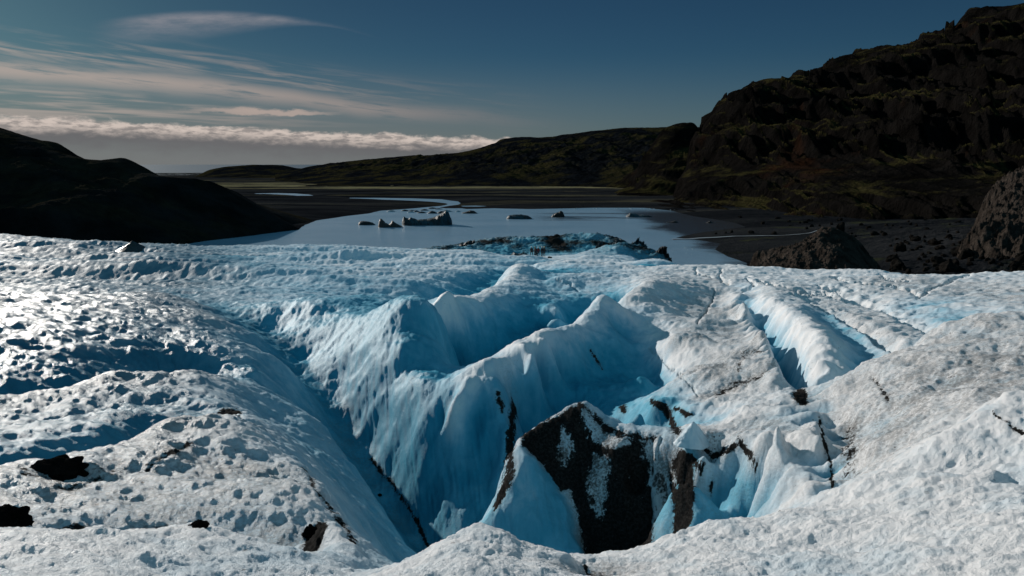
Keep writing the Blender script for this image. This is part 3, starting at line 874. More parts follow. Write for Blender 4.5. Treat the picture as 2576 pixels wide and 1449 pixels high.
# thin cracks: shallow cuts in the slabs
def cut(line, r0, r1, depth, soot=.6, ledge=0.0):
    xs = [p[0] for p in line]
    ys = [p[1] for p in line]
    sel = (px > min(xs) - 120) & (px < max(xs) + 120) & (py > min(ys) - 120) & (py < max(ys) + 120) & (RR > r0) & (RR < r1)
    d_ = line_d(px[sel], py[sel], [(p[0], p[1], p[2] * .8) for p in line])
    v = np.clip(1 - d_, 0, 1)
    if ledge:
        ys_ = np.array([p[1] for p in line], float)
        o_ = np.argsort(ys_)
        xl = np.interp(py[sel], ys_[o_], np.array([p[0] for p in line], float)[o_])
        zz[sel] -= ledge * np.where(px[sel] > xl, 1.0, 0.0) * np.exp(-np.clip(d_ - .3, 0, None) / 3.0) * np.clip(d_ * 2, 0, 1) * sstep(py[sel], min(ys) - 4, min(ys) + 14) * sstep(-py[sel], -max(ys) - 4, -max(ys) + 10)
    zz[sel] -= depth * 1.5 * v * v * (3 - 2 * v)
    mark[sel] = np.maximum(mark[sel], np.clip(v * soot * 1.6, 0, 1))


cut([(1750, 676, 3), (1752, 690, 4), (1800, 700, 4), (1835, 715, 6)], 30, 56, .5, .35)
cut([(1815, 682, 4), (1808, 700, 5), (1835, 715, 7)], 30, 56, .5, .35)
cut([(1880, 700, 4), (1900, 715, 5), (1870, 735, 5)], 30, 56, .4, .35)
cut([(1985, 738, 4), (2020, 748, 6), (2050, 770, 7), (2100, 790, 7), (2135, 815, 9), (2190, 842, 10), (2215, 868, 11), (2262, 885, 9)], 17, 42, .5, .5, .5)
cut([(2060, 722, 4), (2110, 735, 6), (2165, 762, 7), (2230, 782, 6), (2265, 800, 9), (2330, 828, 10), (2352, 852, 8)], 18, 44, .5, .5, .5)
cut([(1905, 706, 4), (1960, 716, 5), (2010, 735, 5), (2080, 738, 5), (2180, 768, 4)], 26, 48, .35, .4)
cut([(2090, 698, 3), (2180, 714, 4), (2240, 718, 4), (2310, 738, 5)], 30, 50, .3, .35)
cut([(2440, 690, 2), (2400, 705, 4), (2330, 735, 4), (2310, 750, 3)], 28, 50, .3, .3)
cut([(2215, 690, 3), (2240, 700, 3), (2290, 705, 3)], 40, 52, .3, .3)
cut([(1800, 725, 3), (1790, 760, 4), (1770, 790, 5), (1755, 815, 4)], 20, 40, .2, .4)
cut([(1590, 840, 2), (1650, 890, 3), (1720, 950, 3), (1760, 1000, 2)], 14, 22, .10, .25)
cut([(1400, 700, 3), (1430, 715, 5), (1450, 735, 4)], 30, 44, .25, .2)

# ---- melt relief: bowls with sharp rims, crust lumps and grit, pushed out along the surface normal
zz = zz.astype(np.float64)
Pm = np.stack([X, Y, zz], -1)
du = np.empty_like(Pm)
dv = np.empty_like(Pm)
du[:, 1:-1] = Pm[:, 2:] - Pm[:, :-2]
du[:, 0], du[:, -1] = Pm[:, 1] - Pm[:, 0], Pm[:, -1] - Pm[:, -2]
dv[1:-1] = Pm[2:] - Pm[:-2]
dv[0], dv[-1] = Pm[1] - Pm[0], Pm[-1] - Pm[-2]
Nn = np.cross(du, dv)
Nn /= np.linalg.norm(Nn, axis=-1, keepdims=True) + 1e-12
Nn *= np.sign(Nn[..., 2:3])
Nb = blur(Nn, 4)
Nb /= np.linalg.norm(Nb, axis=-1, keepdims=True) + 1e-12
qx = X + 0.25 * zz
qy = Y - 1.1 * zz
w1, w2 = fbm(qx * 1.3, qy * 1.3, 2, 401), fbm(qx * 1.3 + 9, qy * 1.3, 2, 403)
calmx = 0.55 + 0.9 * sstep(fbm(qx * .35, qy * .35, 2, 405), -.4, .5)


def bowls(sx, sy, seed, wp=.35, pw=1.7):
    return np.minimum(worley(qx / sx + w1 * wp, qy / sy + w2 * wp, seed) / .62, 1.25) ** pw


def lod(a, b, c_, d):
    return sstep(RR, a, b) * (1 - sstep(RR, c_, d))


steep = 0.35 + 0.65 * sstep(Nb[..., 2], 0.62, 0.9)
cupw = cupa * steep * (1 - 0.35 * sstep(pxt, 1450, 1650) * sstep(RR, 8, 12))
cupw = cupw * (1 - 0.85 * shelf)
hh = 0.026 * (bowls(.55, .22, 411, .5) - .4) * (1 - sstep(RR, 18, 34)) * cupw
hh += 0.050 * (bowls(1.35, .48, 413, .6) - .4) * lod(3.5, 8, 50, 95) * cupw * calmx
hh += 0.11 * (bowls(3.4, 1.2, 415, .6) - .4) * lod(20, 50, 400, 500) * cupw * calmx
hh += 0.26 * (bowls(6.5, 2.6, 417) - .4) * lod(60, 110, 400, 500) * cupw * calmx
white = 1 - np.clip(blue * 1.5, 0, 1)
hh += white * 0.060 * fbm(qx * 1.9, qy * 1.9, 3, 421, .55) * (1 - sstep(RR, 40, 70))
hh += white * 0.024 * fbm(qx * 7.5, qy * 7.5, 3, 423, .65) * (1 - sstep(RR, 14, 24))
hh += white * 0.009 * fbm(qx * 26, qy * 26, 3, 425, .7) * (1 - sstep(RR, 6, 11))
hh -= white * 0.018 * np.clip(1 - bowls(.15, .11, 427, .2, 1.0) * 1.6, 0, 1) * sstep(fbm(qx * 1.1, qy * 1.1, 2, 429), -.1, .35) * (1 - sstep(RR, 9, 14))
hh += (0.05 * fbm(qx * 2.2, qy * 1.1, 3, 431, .6, ridged=True) + 0.02 * fbm(qx * 9, qy * 5, 3, 433, .6)) * np.clip(blue * 1.3, 0, 1) * (1 - sstep(RR, 30, 50))
mk_ = np.clip(mark * 1.6 - .3, 0, 1)
hh += mk_ * 0.05 * (fbm(qx * 5, qy * 5, 4, 435, .7) - .2) * (1 - sstep(RR, 30, 50))
XX, YY, zz = X + Nb[..., 0] * hh, Y + Nb[..., 1] * hh, zz + Nb[..., 2] * hh
print("relief done")
mat_ice = mat_glacier()
gl = grid_mesh("glacier", XX, YY, zz + CAMZ, mat_ice, dict(blue=blue, dirt=dirt, cup=cupa, jag=jag, mark=mark, bare=bare))
tag(gl, kind='structure')
GT = zz / RR


def glacier_z(x, y):
    a, r_ = math.atan2(x, y), math.hypot(x, y)
    fi = (a - AZ0) / (AZ1 - AZ0) * (NU - 1)
    fj = (math.log(r_) - RV0) / (RV1 - RV0) * (NV - 1)
    return float(zz[int(round(fj)), int(round(fi))] + CAMZ)


# ------------------------------------------------------------------ VALLEY FLOOR and LAKE
def wpoly(pts, z=0.0):
    out = []
    for p in pts:
        q = at(p[0], p[1], z=z)
        out.append((q.x, q.y))
    return out


lake_poly = wpoly([(300, 660), (380, 628), (440, 618), (520, 606), (600, 597), (700, 584), (752, 578), (766, 566), (800, 554), (860, 545), (930, 537), (960, 530),
                   (1040, 524.5), (1075, 521), (1110, 518), (1128, 514), (1120, 511), (1090, 507.5), (1040, 505), (980, 503), (935, 500.5), (880, 499.2), (880, 497.6), (940, 497.6), (1040, 499), (1110, 501.5),
                   (1152, 507), (1160, 511), (1150, 515), (1105, 521.5), (1120, 524), (1160, 524), (1175, 526), (1240, 524), (1330, 526), (1400, 525), (1500, 522.5), (1620, 523),
                   (1690, 530), (1740, 543), (1800, 552), (1850, 561), (1875, 571), (1800, 580), (1745, 588), (1700, 598), (1760, 604), (1810, 613), (1800, 628), (1830, 645), (1880, 662), (1860, 700), (1700, 800), (900, 800)])
pond = wpoly([(640, 486.6), (700, 485.6), (745, 487), (775, 489.2), (795, 493), (765, 493.8), (735, 491.2), (700, 489), (650, 488.6)])
pond2 = wpoly([(1160, 517.8), (1195, 517.4), (1225, 518.6), (1200, 520), (1165, 519.6)])
az0, az1, v0, v1 = -0.95, 0.95, math.log(110.0), math.log(9000.0)
gu, gv = 1100, 1300
A2, L2 = np.meshgrid(np.linspace(az0, az1, gu), np.linspace(v0, v1, gv))
R2 = np.exp(L2)
X2, Y2 = R2 * np.sin(A2), R2 * np.cos(A2)
sdl = np.maximum(np.maximum(poly_sd(X2, Y2, lake_poly), poly_sd(X2, Y2, pond)), poly_sd(X2, Y2, pond2))
wv = fbm(X2 * 0.03, Y2 * 0.03, 4, 31) * 4 * sstep(R2, 150, 500)
sdw = sdl + wv * 0.5
land = np.clip(-sdw, 0, None)
zg = np.where(sdw > 0, -np.clip(sdw * 0.15, 0, 4), np.minimum(land * 0.06, 1.2))
zg = zg + sstep(land, 2, 60) * (1.0 + 1.6 * fbm(X2 * 0.006, Y2 * 0.02, 5, 33))
zg = zg + sstep(land, 6, 40) * 0.5 * fbm(X2 * 0.05, Y2 * 0.05, 4, 35)
# the plain slopes off towards the coast
zg = zg - 62 * sstep(R2, 1900, 7000)
# rubble-covered moraine rising on the right
mor = sstep(A2, 0.36, 0.62) * (1 - sstep(R2, 420, 640))
zg = zg + mor * (7 + 5.5 * sstep(A2, 0.5, 0.8) + 3 * fbm(X2 * 0.012, Y2 * 0.012, 3, 41)
                 + 1.6 * fbm(X2 * 0.05, Y2 * 0.05, 5, 43, 0.6)) * sstep(land, 3, 50)
zg = zg + mor * sstep(land, 10, 60) * 0.9 * fbm(X2 * 0.22, Y2 * 0.22, 4, 45, 0.65, ridged=True)


def mat_ground():
    m, t, b = new_mat("outwash_plain")
    pos = t.new('ShaderNodeNewGeometry').outputs['Position']
    st = t.noise(t.vm('MULTIPLY', pos, (0.18, 1.0, 1.0)), 0.02, 7, 0.62, 0.5)
    dist = t.sep(pos)[1]
    col = t.mix(t.sm(st, 0.35, 0.65), (0.008, 0.009, 0.011), (0.024, 0.025, 0.027))
    gr = t.noise(t.vm('MULTIPLY', pos, (0.12, 1.0, 1.0)), 0.011, 5, 0.6, 0.3)
    gm = t.m('MULTIPLY', t.sm(gr, 0.54, 0.66), t.sm(dist, 560, 1050, 0.25, 1.0))
    gm = t.m('MULTIPLY', gm, t.sm(dist, 480, 600))
    dw = t.m('ADD', dist, t.m('MULTIPLY', t.m('SUBTRACT', t.noise(t.vm('MULTIPLY', pos, (0.35, 1.0, 1.0)), 0.006, 4, 0.6), 0.5), 330.0))
    strip = t.m('MULTIPLY', t.m('MULTIPLY', t.sm(dw, 1060, 1150), t.sm(dw, 1500, 1300)), t.sm(t.noise(t.vm('MULTIPLY', pos, (0.12, 1.0, 1.0)), 0.03, 5, 0.65), 0.40, 0.58))
    gm = t.m('MAXIMUM', t.m('MULTIPLY', gm, 0.55), strip)
    col = t.mix(gm, col, t.mix(st, (0.16, 0.14, 0.075), (0.30, 0.26, 0.14)))
    moss = t.m('MULTIPLY', t.sm(t.noise(pos, 0.03, 6, 0.65), 0.56, 0.68), t.sm(dist, 500, 420))
    col = t.mix(t.m('MULTIPLY', moss, 0.6), col, (0.05, 0.055, 0.02))
    peb = t.sm(t.noise(pos, 0.8, 4, 0.7), 0.55, 0.75)
    col = t.mix(t.m('MULTIPLY', peb, t.sm(dist, 600, 300, 0, 0.7)), col, (0.05, 0.047, 0.044))
    t.put(b.inputs['Base Color'], col)
    b.inputs['Roughness'].default_value = 0.9
    b.inputs['Specular IOR Level'].default_value = 0.0
    h = t.m('ADD', t.m('MULTIPLY', t.noise(pos, 0.15, 6, 0.65), 3.0), t.noise(pos, 0.9, 5, 0.7))
    t.put(b.inputs['Normal'], bump(t, h, 0.8, 0.7))
    return m


gr_o = grid_mesh("ground", X2, Y2, zg, mat_ground())
tag(gr_o, kind='structure')


def plane(name, x0, x1, y0, y1, z, mat, n=1):
    xs, ys = np.meshgrid(np.linspace(x0, x1, n + 1), np.linspace(y0, y1, n + 1))
    o = grid_mesh(name, xs, ys, np.full(xs.shape, z), mat, smooth=False)
    return tag(o, kind='structure')


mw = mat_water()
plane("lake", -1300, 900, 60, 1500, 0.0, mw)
ms, t_, b_ = new_mat("sea_water")
b_.inputs['Base Color'].default_value = (0.06, 0.10, 0.13, 1)
b_.inputs['Roughness'].default_value = 0.35
plane("sea", -160000, 160000, 5000, 200000, -60.0, ms)


# ------------------------------------------------------------------ HILLS
def hill(name, ctrl, a0, a1, r0, r1, nu, nv, mat, relief, seed, strata=0.0, gully=0.0, lumps=.42, crag=0.0, bench=.5, behind=5.0, cu=150, cv=150, step=0.03):
    if behind:          # the ground falls away right behind the crest
        sk = [q_ for q_ in ctrl[0] if q_[2]]
        ctrl = ctrl + [[(q_[0], q_[1] + behind, q_[2] * 1.035) for q_ in sk], [(q_[0], q_[1] + behind * 3.2, q_[2] * 1.10) for q_ in sk]]
    A, RR_, Z, n = field([(p,) for p in ctrl], a0, a1, math.log(r0), math.log(r1), cu, cv, nu, nv, step=step, c_=0.004, blurn=0, dd=0.0025)
    T = Z[..., 0]
    L_ = np.log(RR_)
    X, Y = RR_ * np.sin(A), RR_ * np.cos(A)
    z = T * RR_
    s = 1.0 / relief
    hgt = sstep(z + CAMZ, 1.0, relief * 1.8)
    rel = fbm(X * s * .25, Y * s * .25, 6, seed, 0.55, ridged=True) * relief * lumps + fbm(X * s * 1.4, Y * s * 1.4, 5, seed + 9, 0.6) * relief * .12
    if gully:
        g_ = fbm(A * 26 + L_ * 14, L_ * 5, 4, seed + 21, 0.55, ridged=True)
        rel = rel + g_ * relief * gully
    sky_i = np.argmax(T, axis=0)
    dl = np.abs(L_ - L_[sky_i, np.arange(L_.shape[1])][None, :])
    calm = 0.22 + 0.78 * sstep(dl, 0.01, 0.14)
    if strata:
        zz_ = z + rel * 0.5
        # benches: horizontal lava beds standing out as steps
        k = (zz_ + 0.05 * X + 400 + fbm(X * s * .1, Y * s * .1, 2, seed + 5) * strata * .8) / strata
        f = k - np.floor(k)
        st = (np.floor(k) + sstep(f, 0.25, 0.75)) * strata
        z = z + (st - k * strata) * bench * calm
    hgt = hgt * calm
    z = z + (rel - relief * .25) * hgt
    if crag:
        c1_ = fbm(X * .16 + z * .1, Y * .16 - z * .1, 3, seed + 31, .5, ridged=True)
        c2_ = fbm(X * .55 + z * .2, Y * .55, 4, seed + 37, .6, ridged=True)
        z = z + (np.round(c1_ * 3) / 3 * .6 + c1_ * .4 + c2_ * .35 - .45) * crag * np.clip(hgt * 3 + .3, 0, 1)
    if name == 'hill':          # the slope runs out at the lake shore
        sh = -poly_sd(X, Y, lake_poly)
        z = np.minimum(z, -CAMZ + np.where(sh > 0, sh * 0.55, sh * 0.2 - .3))
    o = grid_mesh(name, X, Y, z + CAMZ, mat)
    tag(o, kind='structure')
    return o, (A, RR_, z)


m_hill = mat_rock("dark_basalt_slope", (0.013, 0.0132, 0.0134), green=.5, gcol=(0.022, 0.018, 0.009))
m_mtn = mat_rock("mossy_basalt_cliff", (0.0062, 0.0056, 0.0052), green=.85, gcol=(0.027, 0.0235, 0.009), strata=1, rust=.15, bumpd=1.6)
m_far = mat_rock("far_moorland", (0.006, 0.0072, 0.009), green=.9, gcol=(0.022, 0.019, 0.008), bumpd=2.0)

# left hill
hill("hill", [
    [(-700, 250, 620), (-200, 290, 580), (0, 322, 545), (60, 341, 535), (110, 356, 525), (150, 363, 518), (175, 378, 510), (182, 388, 505), (230, 404, 500), (255, 408, 498), (283, 401, 495), (297, 399, 492), (312, 399, 490), (340, 409, 485), (370, 423, 480), (383, 436, 476), (410, 443, 470), (470, 449, 460), (530, 450, 455), (570, 461, 450), (620, 481, 442), (660, 508, 436), (690, 526, 432), (725, 548, 428), (752, 570, 424)],
    [(-700, 430, 480), (0, 450, 445), (180, 470, 430), (300, 480, 425), (420, 500, 420), (540, 510, 415), (620, 535, 412), (690, 560, 412)],
    [(-700, 540, 400), (0, 545, 385), (200, 555, 378), (400, 566, 378), (560, 578, 385), (660, 578, 398)],
    [(-700, 640, None), (0, 640, None), (300, 633, None), (440, 618, None), (520, 607, None), (600, 598, None), (700, 585, None), (758, 577, None)],
    [('z', -.9, 1100, -45), ('z', -.6, 1050, -45), ('z', -.45, 900, -44), ('z', -.35, 700, -44), ('z', -.27, 560, -44), ('z', -.24, 480, -43)],
    [('z', -.262, 300, -47), ('z', -.262, 400, -47), ('z', -.262, 470, -46)], [('z', -.29, 350, -46), ('z', -.285, 400, -45)], [('z', -.34, 335, -46), ('z', -.42, 312, -47), ('z', -.3, 345, -47)],
    [('z', -.9, 250, -60), ('z', -.5, 270, -58), ('z', -.4, 290, -55), ('z', -.3, 330, -52)],
], -.95, -.255, 270, 1200, 560, 460, m_hill, 17, 61, cu=180, cv=180)

# far table hill and the long moor ridge
hill("far_hill", [
    [(505, 441, 2500), (522, 428, 2550), (560, 421, 2600), (640, 414, 2600), (715, 416, 2600), (745, 423, 2500), (762, 424, 2500), (790, 432, 2450), (830, 445, 2400)],
    [(498, 449, 2300), (560, 440, 2250), (650, 436, 2250), (760, 440, 2250)],
    [(500, 466, 1450), (600, 467, 1420), (720, 467, 1420), (860, 466, 1400)],
    [('z', -.45, 2700, -60), ('z', -.3, 3300, -60), ('z', -.22, 3300, -60)],
    [('z', -.46, 1500, -45), ('z', -.46, 2200, -55)],
], -.46, -.2, 1350, 3300, 260, 220, m_far, 30, 71, cu=110, cv=110, step=.012)
hill("moor_ridge", [
    [(745, 432, 2150), (762, 424, 2150), (780, 418, 2150), (805, 416, 2130), (825, 411, 2120), (850, 410, 2100), (920, 402, 2080), (1000, 396, 2060), (1050, 392, 2050), (1100, 394, 2040), (1125, 389, 2030), (1180, 391, 2000), (1220, 384, 1980), (1245, 374, 1960), (1254, 354, 1950), (1268, 349, 1940), (1330, 346, 1930), (1380, 348, 1920), (1420, 340, 1910), (1450, 336, 1900), (1500, 329, 1890), (1560, 323, 1880), (1650, 320, 1850), (1750, 320, 1800), (1850, 315, 1800)],
    [(760, 450, 1700), (860, 440, 1650), (960, 425, 1650), (1100, 425, 1600), (1260, 400, 1600), (1400, 395, 1550), (1600, 385, 1500), (1800, 380, 1450)],
    [(800, 462, 1400), (960, 450, 1400), (1120, 445, 1350), (1280, 432, 1330), (1400, 440, 1300), (1560, 430, 1280), (1800, 430, 1250)],
    [(750, 470, 1230), (960, 472, 1210), (1300, 474, 1180), (1600, 478, 1120), (1800, 482, 1080)],
    [('z', -.31, 2600, -50), ('z', 0, 2700, -50), ('z', .33, 2700, -50)],
    [('z', -.31, 1000, -50), ('z', 0, 1000, -50), ('z', .33, 950, -50)],
], -.33, .34, 980, 2700, 620, 380, m_far, 24, 81, gully=.5, cu=200, cv=130, step=.02)
# butte
hill("butte", [
    [(1560, 480, 1010), (1592, 475, 1000), (1600, 440, 1000), (1612, 402, 1010), (1640, 372, 1020), (1655, 345, 1030), (1668, 325, 1035), (1690, 315, 1040), (1720, 309, 1040), (1745, 309, 1035), (1756, 322, 1030), (1762, 345, 1020), (1790, 400, 1000)],
    [(1600, 470, 930), (1650, 430, 930), (1700, 400, 930), (1750, 400, 930)],
    [(1580, 492, 860), (1640, 492, 860), (1720, 492, 860), (1800, 496, 850)],
    [('z', .12, 1300, -50), ('z', .35, 1300, -50)], [('z', .12, 900, -46), ('z', .13, 1100, -46)], [('z', .12, 800, -50), ('z', .35, 780, -50)],
], .12, .36, 780, 1350, 300, 260, m_mtn, 24, 91, strata=18, cu=130, cv=110, step=.012)
# the big mountain on the right
hill("mountain", [
    [(1680, 510, 800), (1700, 480, 830), (1722, 430, 880), (1745, 380, 950), (1768, 315, 1020), (1790, 290, 1040), (1820, 264, 1060), (1850, 235, 1080), (1900, 215, 1100), (1940, 205, 1110), (1975, 207, 1115), (2000, 200, 1120), (2022, 202, 1120), (2036, 216, 1120), (2046, 219, 1120), (2060, 190, 1130), (2072, 182, 1135), (2078, 166, 1140), (2100, 155, 1150), (2200, 131, 1180), (2290, 118, 1200), (2320, 111, 1210), (2380, 94, 1230), (2418, 72, 1250), (2424, 48, 1255), (2445, 33, 1260), (2480, 20, 1260), (2500, 25, 1260), (2560, 22, 1250), (2600, 14, 1240), (3200, -60, 1200)],
    [(1760, 400, 880), (1850, 345, 900), (1950, 320, 930), (2050, 300, 940), (2200, 262, 950), (2400, 225, 960), (2600, 205, 960), (3200, 140, 950)],
    [(1770, 440, 800), (1900, 400, 800), (2050, 375, 800), (2200, 355, 790), (2400, 330, 780), (2600, 310, 770), (3200, 250, 760)],
    [(1740, 500, 710), (1850, 490, 680), (2000, 470, 660), (2200, 450, 650), (2400, 430, 650), (2600, 430, 640), (3200, 400, 600)],
    [(1680, 520, 690), (1750, 524, 640), (1850, 530, 600), (2000, 535, 560), (2200, 542, 520), (2440, 545, 500), (2600, 545, 480), (3200, 540, 460)],
    [('z', .19, 1500, -50), ('z', .4, 1900, 60), ('z', .9, 1900, 120)],
    [('z', .17, 700, -48), ('z', .17, 1000, -50), ('z', .17, 1300, -50)],
    [('z', .18, 480, -60), ('z', .3, 440, -60), ('z', .6, 400, -60), ('z', .95, 380, -60)],
], .17, .95, 440, 1900, 760, 620, m_mtn, 38, 101, strata=38, gully=.95, lumps=.2, bench=.55, cu=200, cv=180, step=.025)

# ------------------------------------------------------------------ small builders


def mesh_obj(name, verts, faces, mat, parent=None, loc=(0, 0, 0), smooth=False):
    me = bpy.data.meshes.new(name)
    me.from_pydata([tuple(v) for v in verts], [], faces)
    me.update()
    me.materials.append(mat)
    if smooth:
        me.polygons.foreach_set('use_smooth', [True] * len(me.polygons))
    o = bpy.data.objects.new(name, me)
    COL.objects.link(o)
    o.location = loc
    if parent:
        o.parent = parent
    return o


def rock_mesh(seed, sx, sy, sz, sub=4, cuts=9, rough=0.16, freq=1.6):
    """angular stone: a ball trimmed by random planes, then roughened; its base is at z = 0"""
    rnd = random.Random(seed)
    bm = bmesh.new()
    bmesh.ops.create_icosphere(bm, subdivisions=sub, radius=1.0)
    planes = []
    for _ in range(cuts):
        d = Vector((rnd.gauss(0, 1), rnd.gauss(0, 1), rnd.gauss(0, .8))).normalized()
        planes.append((d, rnd.uniform(0.55, 0.85)))
    off = Vector((rnd.uniform(-50, 50), rnd.uniform(-50, 50), 0))
    for v in bm.verts:
        for d, k in planes:
            e = v.co.dot(d) - k
            if e > 0:
                v.co -= d * e * 0.92
        n = v.co.normalized()
        v.co += n * (mnoise.fractal(v.co * freq + off, 0.9, 2.1, 5) * rough)
    for v in bm.verts:
        v.co = Vector((v.co.x * sx, v.co.y * sy, (v.co.z + 0.45) * sz))
    me = bpy.data.meshes.new("stone")
    bm.to_mesh(me)
    bm.free()
    return me


def put(name, me, mat, loc, rz=0.0, sc=1.0, smooth=False):
    if not me.materials:
        me.materials.append(mat)
    if smooth:
        me.polygons.foreach_set('use_smooth', [True] * len(me.polygons))
    o = bpy.data.objects.new(name, me)
    COL.objects.link(o)
    o.location = loc
    o.rotation_euler = (0, 0, rz)
    o.scale = (sc, sc, sc)
    return o


def ridge_block(name, prof, W, H, depth, seed, mat, rough=0.12, n=90, m=34):
    """a block with the outline prof [(u 0..1, height 0..1)] seen from the front, `depth` thick"""
    us = [p[0] for p in prof]
    hs = [p[1] for p in prof]
    V, F = [], []
    for j in range(m + 1):
        w = j / m * 2 - 1
        for i in range(n + 1):
            u = i / n
            h = float(np.interp(u, us, hs)) * H
            sh = max(0.0, 1 - abs(w) ** 2.6) ** 0.55
            shift = 0.12 * math.sin(u * 9 + seed)
            x = (u - .5) * W
            y = (w + shift * (1 - w * w)) * depth * .5 * (0.55 + 0.45 * min(1, h / H + .2)) * (max(0, 1 - (2 * u - 1) ** 6)) ** .5
            z = h * sh
            nn = mnoise.fractal(Vector((x * 3 / W * 2, y * 3 / W * 2, z * 3 / W * 2 + seed * 7)), .8, 2.1, 6)
            n2 = mnoise.fractal(Vector((x * 9 / W * 2, 3.3 * seed, z * 2 / W)), .8, 2.1, 4)
            k = min(1, z / H * 4)
            V.append((x + nn * rough * H * .6 * k, y + n2 * rough * H * 1.4 * k, z * (1 + nn * rough * 1.6) - 0.25 * H * (1 - min(1, sh * 4)) - 0.03 * H))
    for j in range(m):
        for i in range(n):
            a = j * (n + 1) + i
            F.append((a, a + 1, a + n + 2, a + n + 1))
    return mesh_obj(name, V, F, mat, smooth=True)


def mat_berg(name, ice, dirtc, lo, hi, sc=1.0):
    m, t, b = new_mat(name)
    tc = t.new('ShaderNodeTexCoord').outputs['Object']
    g = t.new('ShaderNodeNewGeometry')
    n1 = t.noise(t.vm('MULTIPLY', tc, (1.0, 1.0, .35)), .35 * sc, 6, .65, .8)
    n2 = t.noise(tc, 2.0 * sc, 5, .65)
    f = t.sm(t.m('ADD', t.m('MULTIPLY', n1, .75), t.m('MULTIPLY', n2, .25)), lo, hi)
    col = t.mix(f, ice, dirtc)
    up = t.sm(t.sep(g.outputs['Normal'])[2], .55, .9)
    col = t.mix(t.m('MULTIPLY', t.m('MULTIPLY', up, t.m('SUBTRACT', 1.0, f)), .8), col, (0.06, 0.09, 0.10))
    t.put(b.inputs['Base Color'], col)
    b.inputs['Roughness'].default_value = .5
    b.inputs['Specular IOR Level'].default_value = .3
    t.put(b.inputs['Normal'], bump(t, t.m('ADD', n2, t.noise(tc, 6 * sc, 4, .7)), .6, .35 / sc))
    return m


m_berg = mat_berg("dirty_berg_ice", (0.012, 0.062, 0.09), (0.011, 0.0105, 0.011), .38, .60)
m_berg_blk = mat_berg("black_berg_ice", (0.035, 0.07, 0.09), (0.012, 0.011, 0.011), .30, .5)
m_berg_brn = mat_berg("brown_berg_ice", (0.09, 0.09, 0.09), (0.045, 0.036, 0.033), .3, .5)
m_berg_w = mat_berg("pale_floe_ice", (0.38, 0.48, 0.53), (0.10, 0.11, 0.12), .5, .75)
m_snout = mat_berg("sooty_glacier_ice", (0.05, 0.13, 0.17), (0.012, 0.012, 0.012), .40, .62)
m_stone = mat_rock("moraine_stone", (0.022, 0.020, 0.018), scale=14.0, bumpd=1.0)
m_ashrock = mat_rock("black_scoria", (0.020, 0.018, 0.017), scale=30.0, bumpd=.8)
m_knoll = mat_rock("brown_knoll_rock", (0.066, 0.054, 0.046), scale=6.0, bumpd=1.4)


def on_lake(px, py):
    return at(px, py, z=0.0)


def berg(px0, px1, top, base, prof, depth, seed, mat, label, group=None, name='iceberg', rough=.07, n=90, m=30, cat='iceberg'):
    p = on_lake((px0 + px1) / 2, base)
    r = math.hypot(p.x, p.y)
    W = (px1 - px0) / F0 * r
    H = (base - top) / F0 * r
    D = W * depth
    k = (r + D * .35) / r
    o = ridge_block(name, prof, W * k, H * 1.04, D, seed, mat, rough, n, m)
    o.location = (p.x * k, p.y * k, 0)
    o.rotation_euler = (0, 0, -math.atan2(p.x, p.y))
    tag(o, label, cat, group)
    return o


berg(1013, 1137, 533, 567, [(0, .3), (.03, .62), (.08, .5), (.12, .45), (.17, .55), (.24, .52), (.3, .40), (.4, .42), (.5, .48), (.6, .52), (.68, .62), (.75, .74), (.82, .86), (.87, 1), (.92, .97), (.96, .7), (1, .1)], .38, 3, m_berg, "largest iceberg, long and swaybacked, streaked blue and brown, with a tall right end")
berg(952, 1014, 552, 572, [(0, 0), (.05, .8), (.1, 1), (.18, .9), (.3, .55), (.42, .35), (.5, .5), (.56, .8), (.62, .7), (.75, .4), (.9, .15), (1, 0)], .5, 5, m_berg_brn, "brown iceberg with two peaks just left of the largest iceberg")
berg(902, 943, 557, 566, [(0, .2), (.1, .9), (.3, 1), (.6, .85), (.85, .6), (1, .1)], .5, 7, m_berg_blk, "low flat black iceberg, leftmost of the three in a row near the left shore")
berg(1162, 1201, 530, 537, [(0, .2), (.2, .5), (.35, .7), (.5, 1), (.75, .9), (1, .1)], .5, 9, m_berg_blk, "small dark iceberg behind and to the right of the largest one")
berg(1274, 1338, 540, 551, [(0, .2), (.08, .7), (.2, .8), (.4, 1), (.6, .9), (.85, .7), (1, .15)], .5, 11, m_berg, "long low teal and black iceberg alone in the middle of the lake")
berg(1386, 1421, 531, 546, [(0, 0), (.15, .4), (.35, .65), (.55, .8), (.7, 1), (.85, .75), (1, 0)], .6, 13, m_berg_blk, "dark mound-shaped iceberg with a small pale tip, standing in the grey slush")
berg(1574, 1640, 537, 546, [(0, 0), (.08, .6), (.18, 1), (.35, .8), (.5, .45), (.62, .6), (.8, .5), (1, .1)], .5, 15, m_berg, "low blue and black iceberg nearest the right shore of the lake")
berg(1676, 1706, 555, 560, [(0, 0), (.4, .5), (.75, 1), (1, 0)], .5, 17, m_berg_blk, "thin dark sliver of ice in the brown shaded part of the lake", name='ice_floe', cat='ice floe')
berg(1776, 1794, 556, 561, [(0, 0), (.5, 1), (1, 0)], .6, 18, m_berg_blk, "tiny dark hump of ice close to the right shore", name='ice_floe', cat='ice floe')
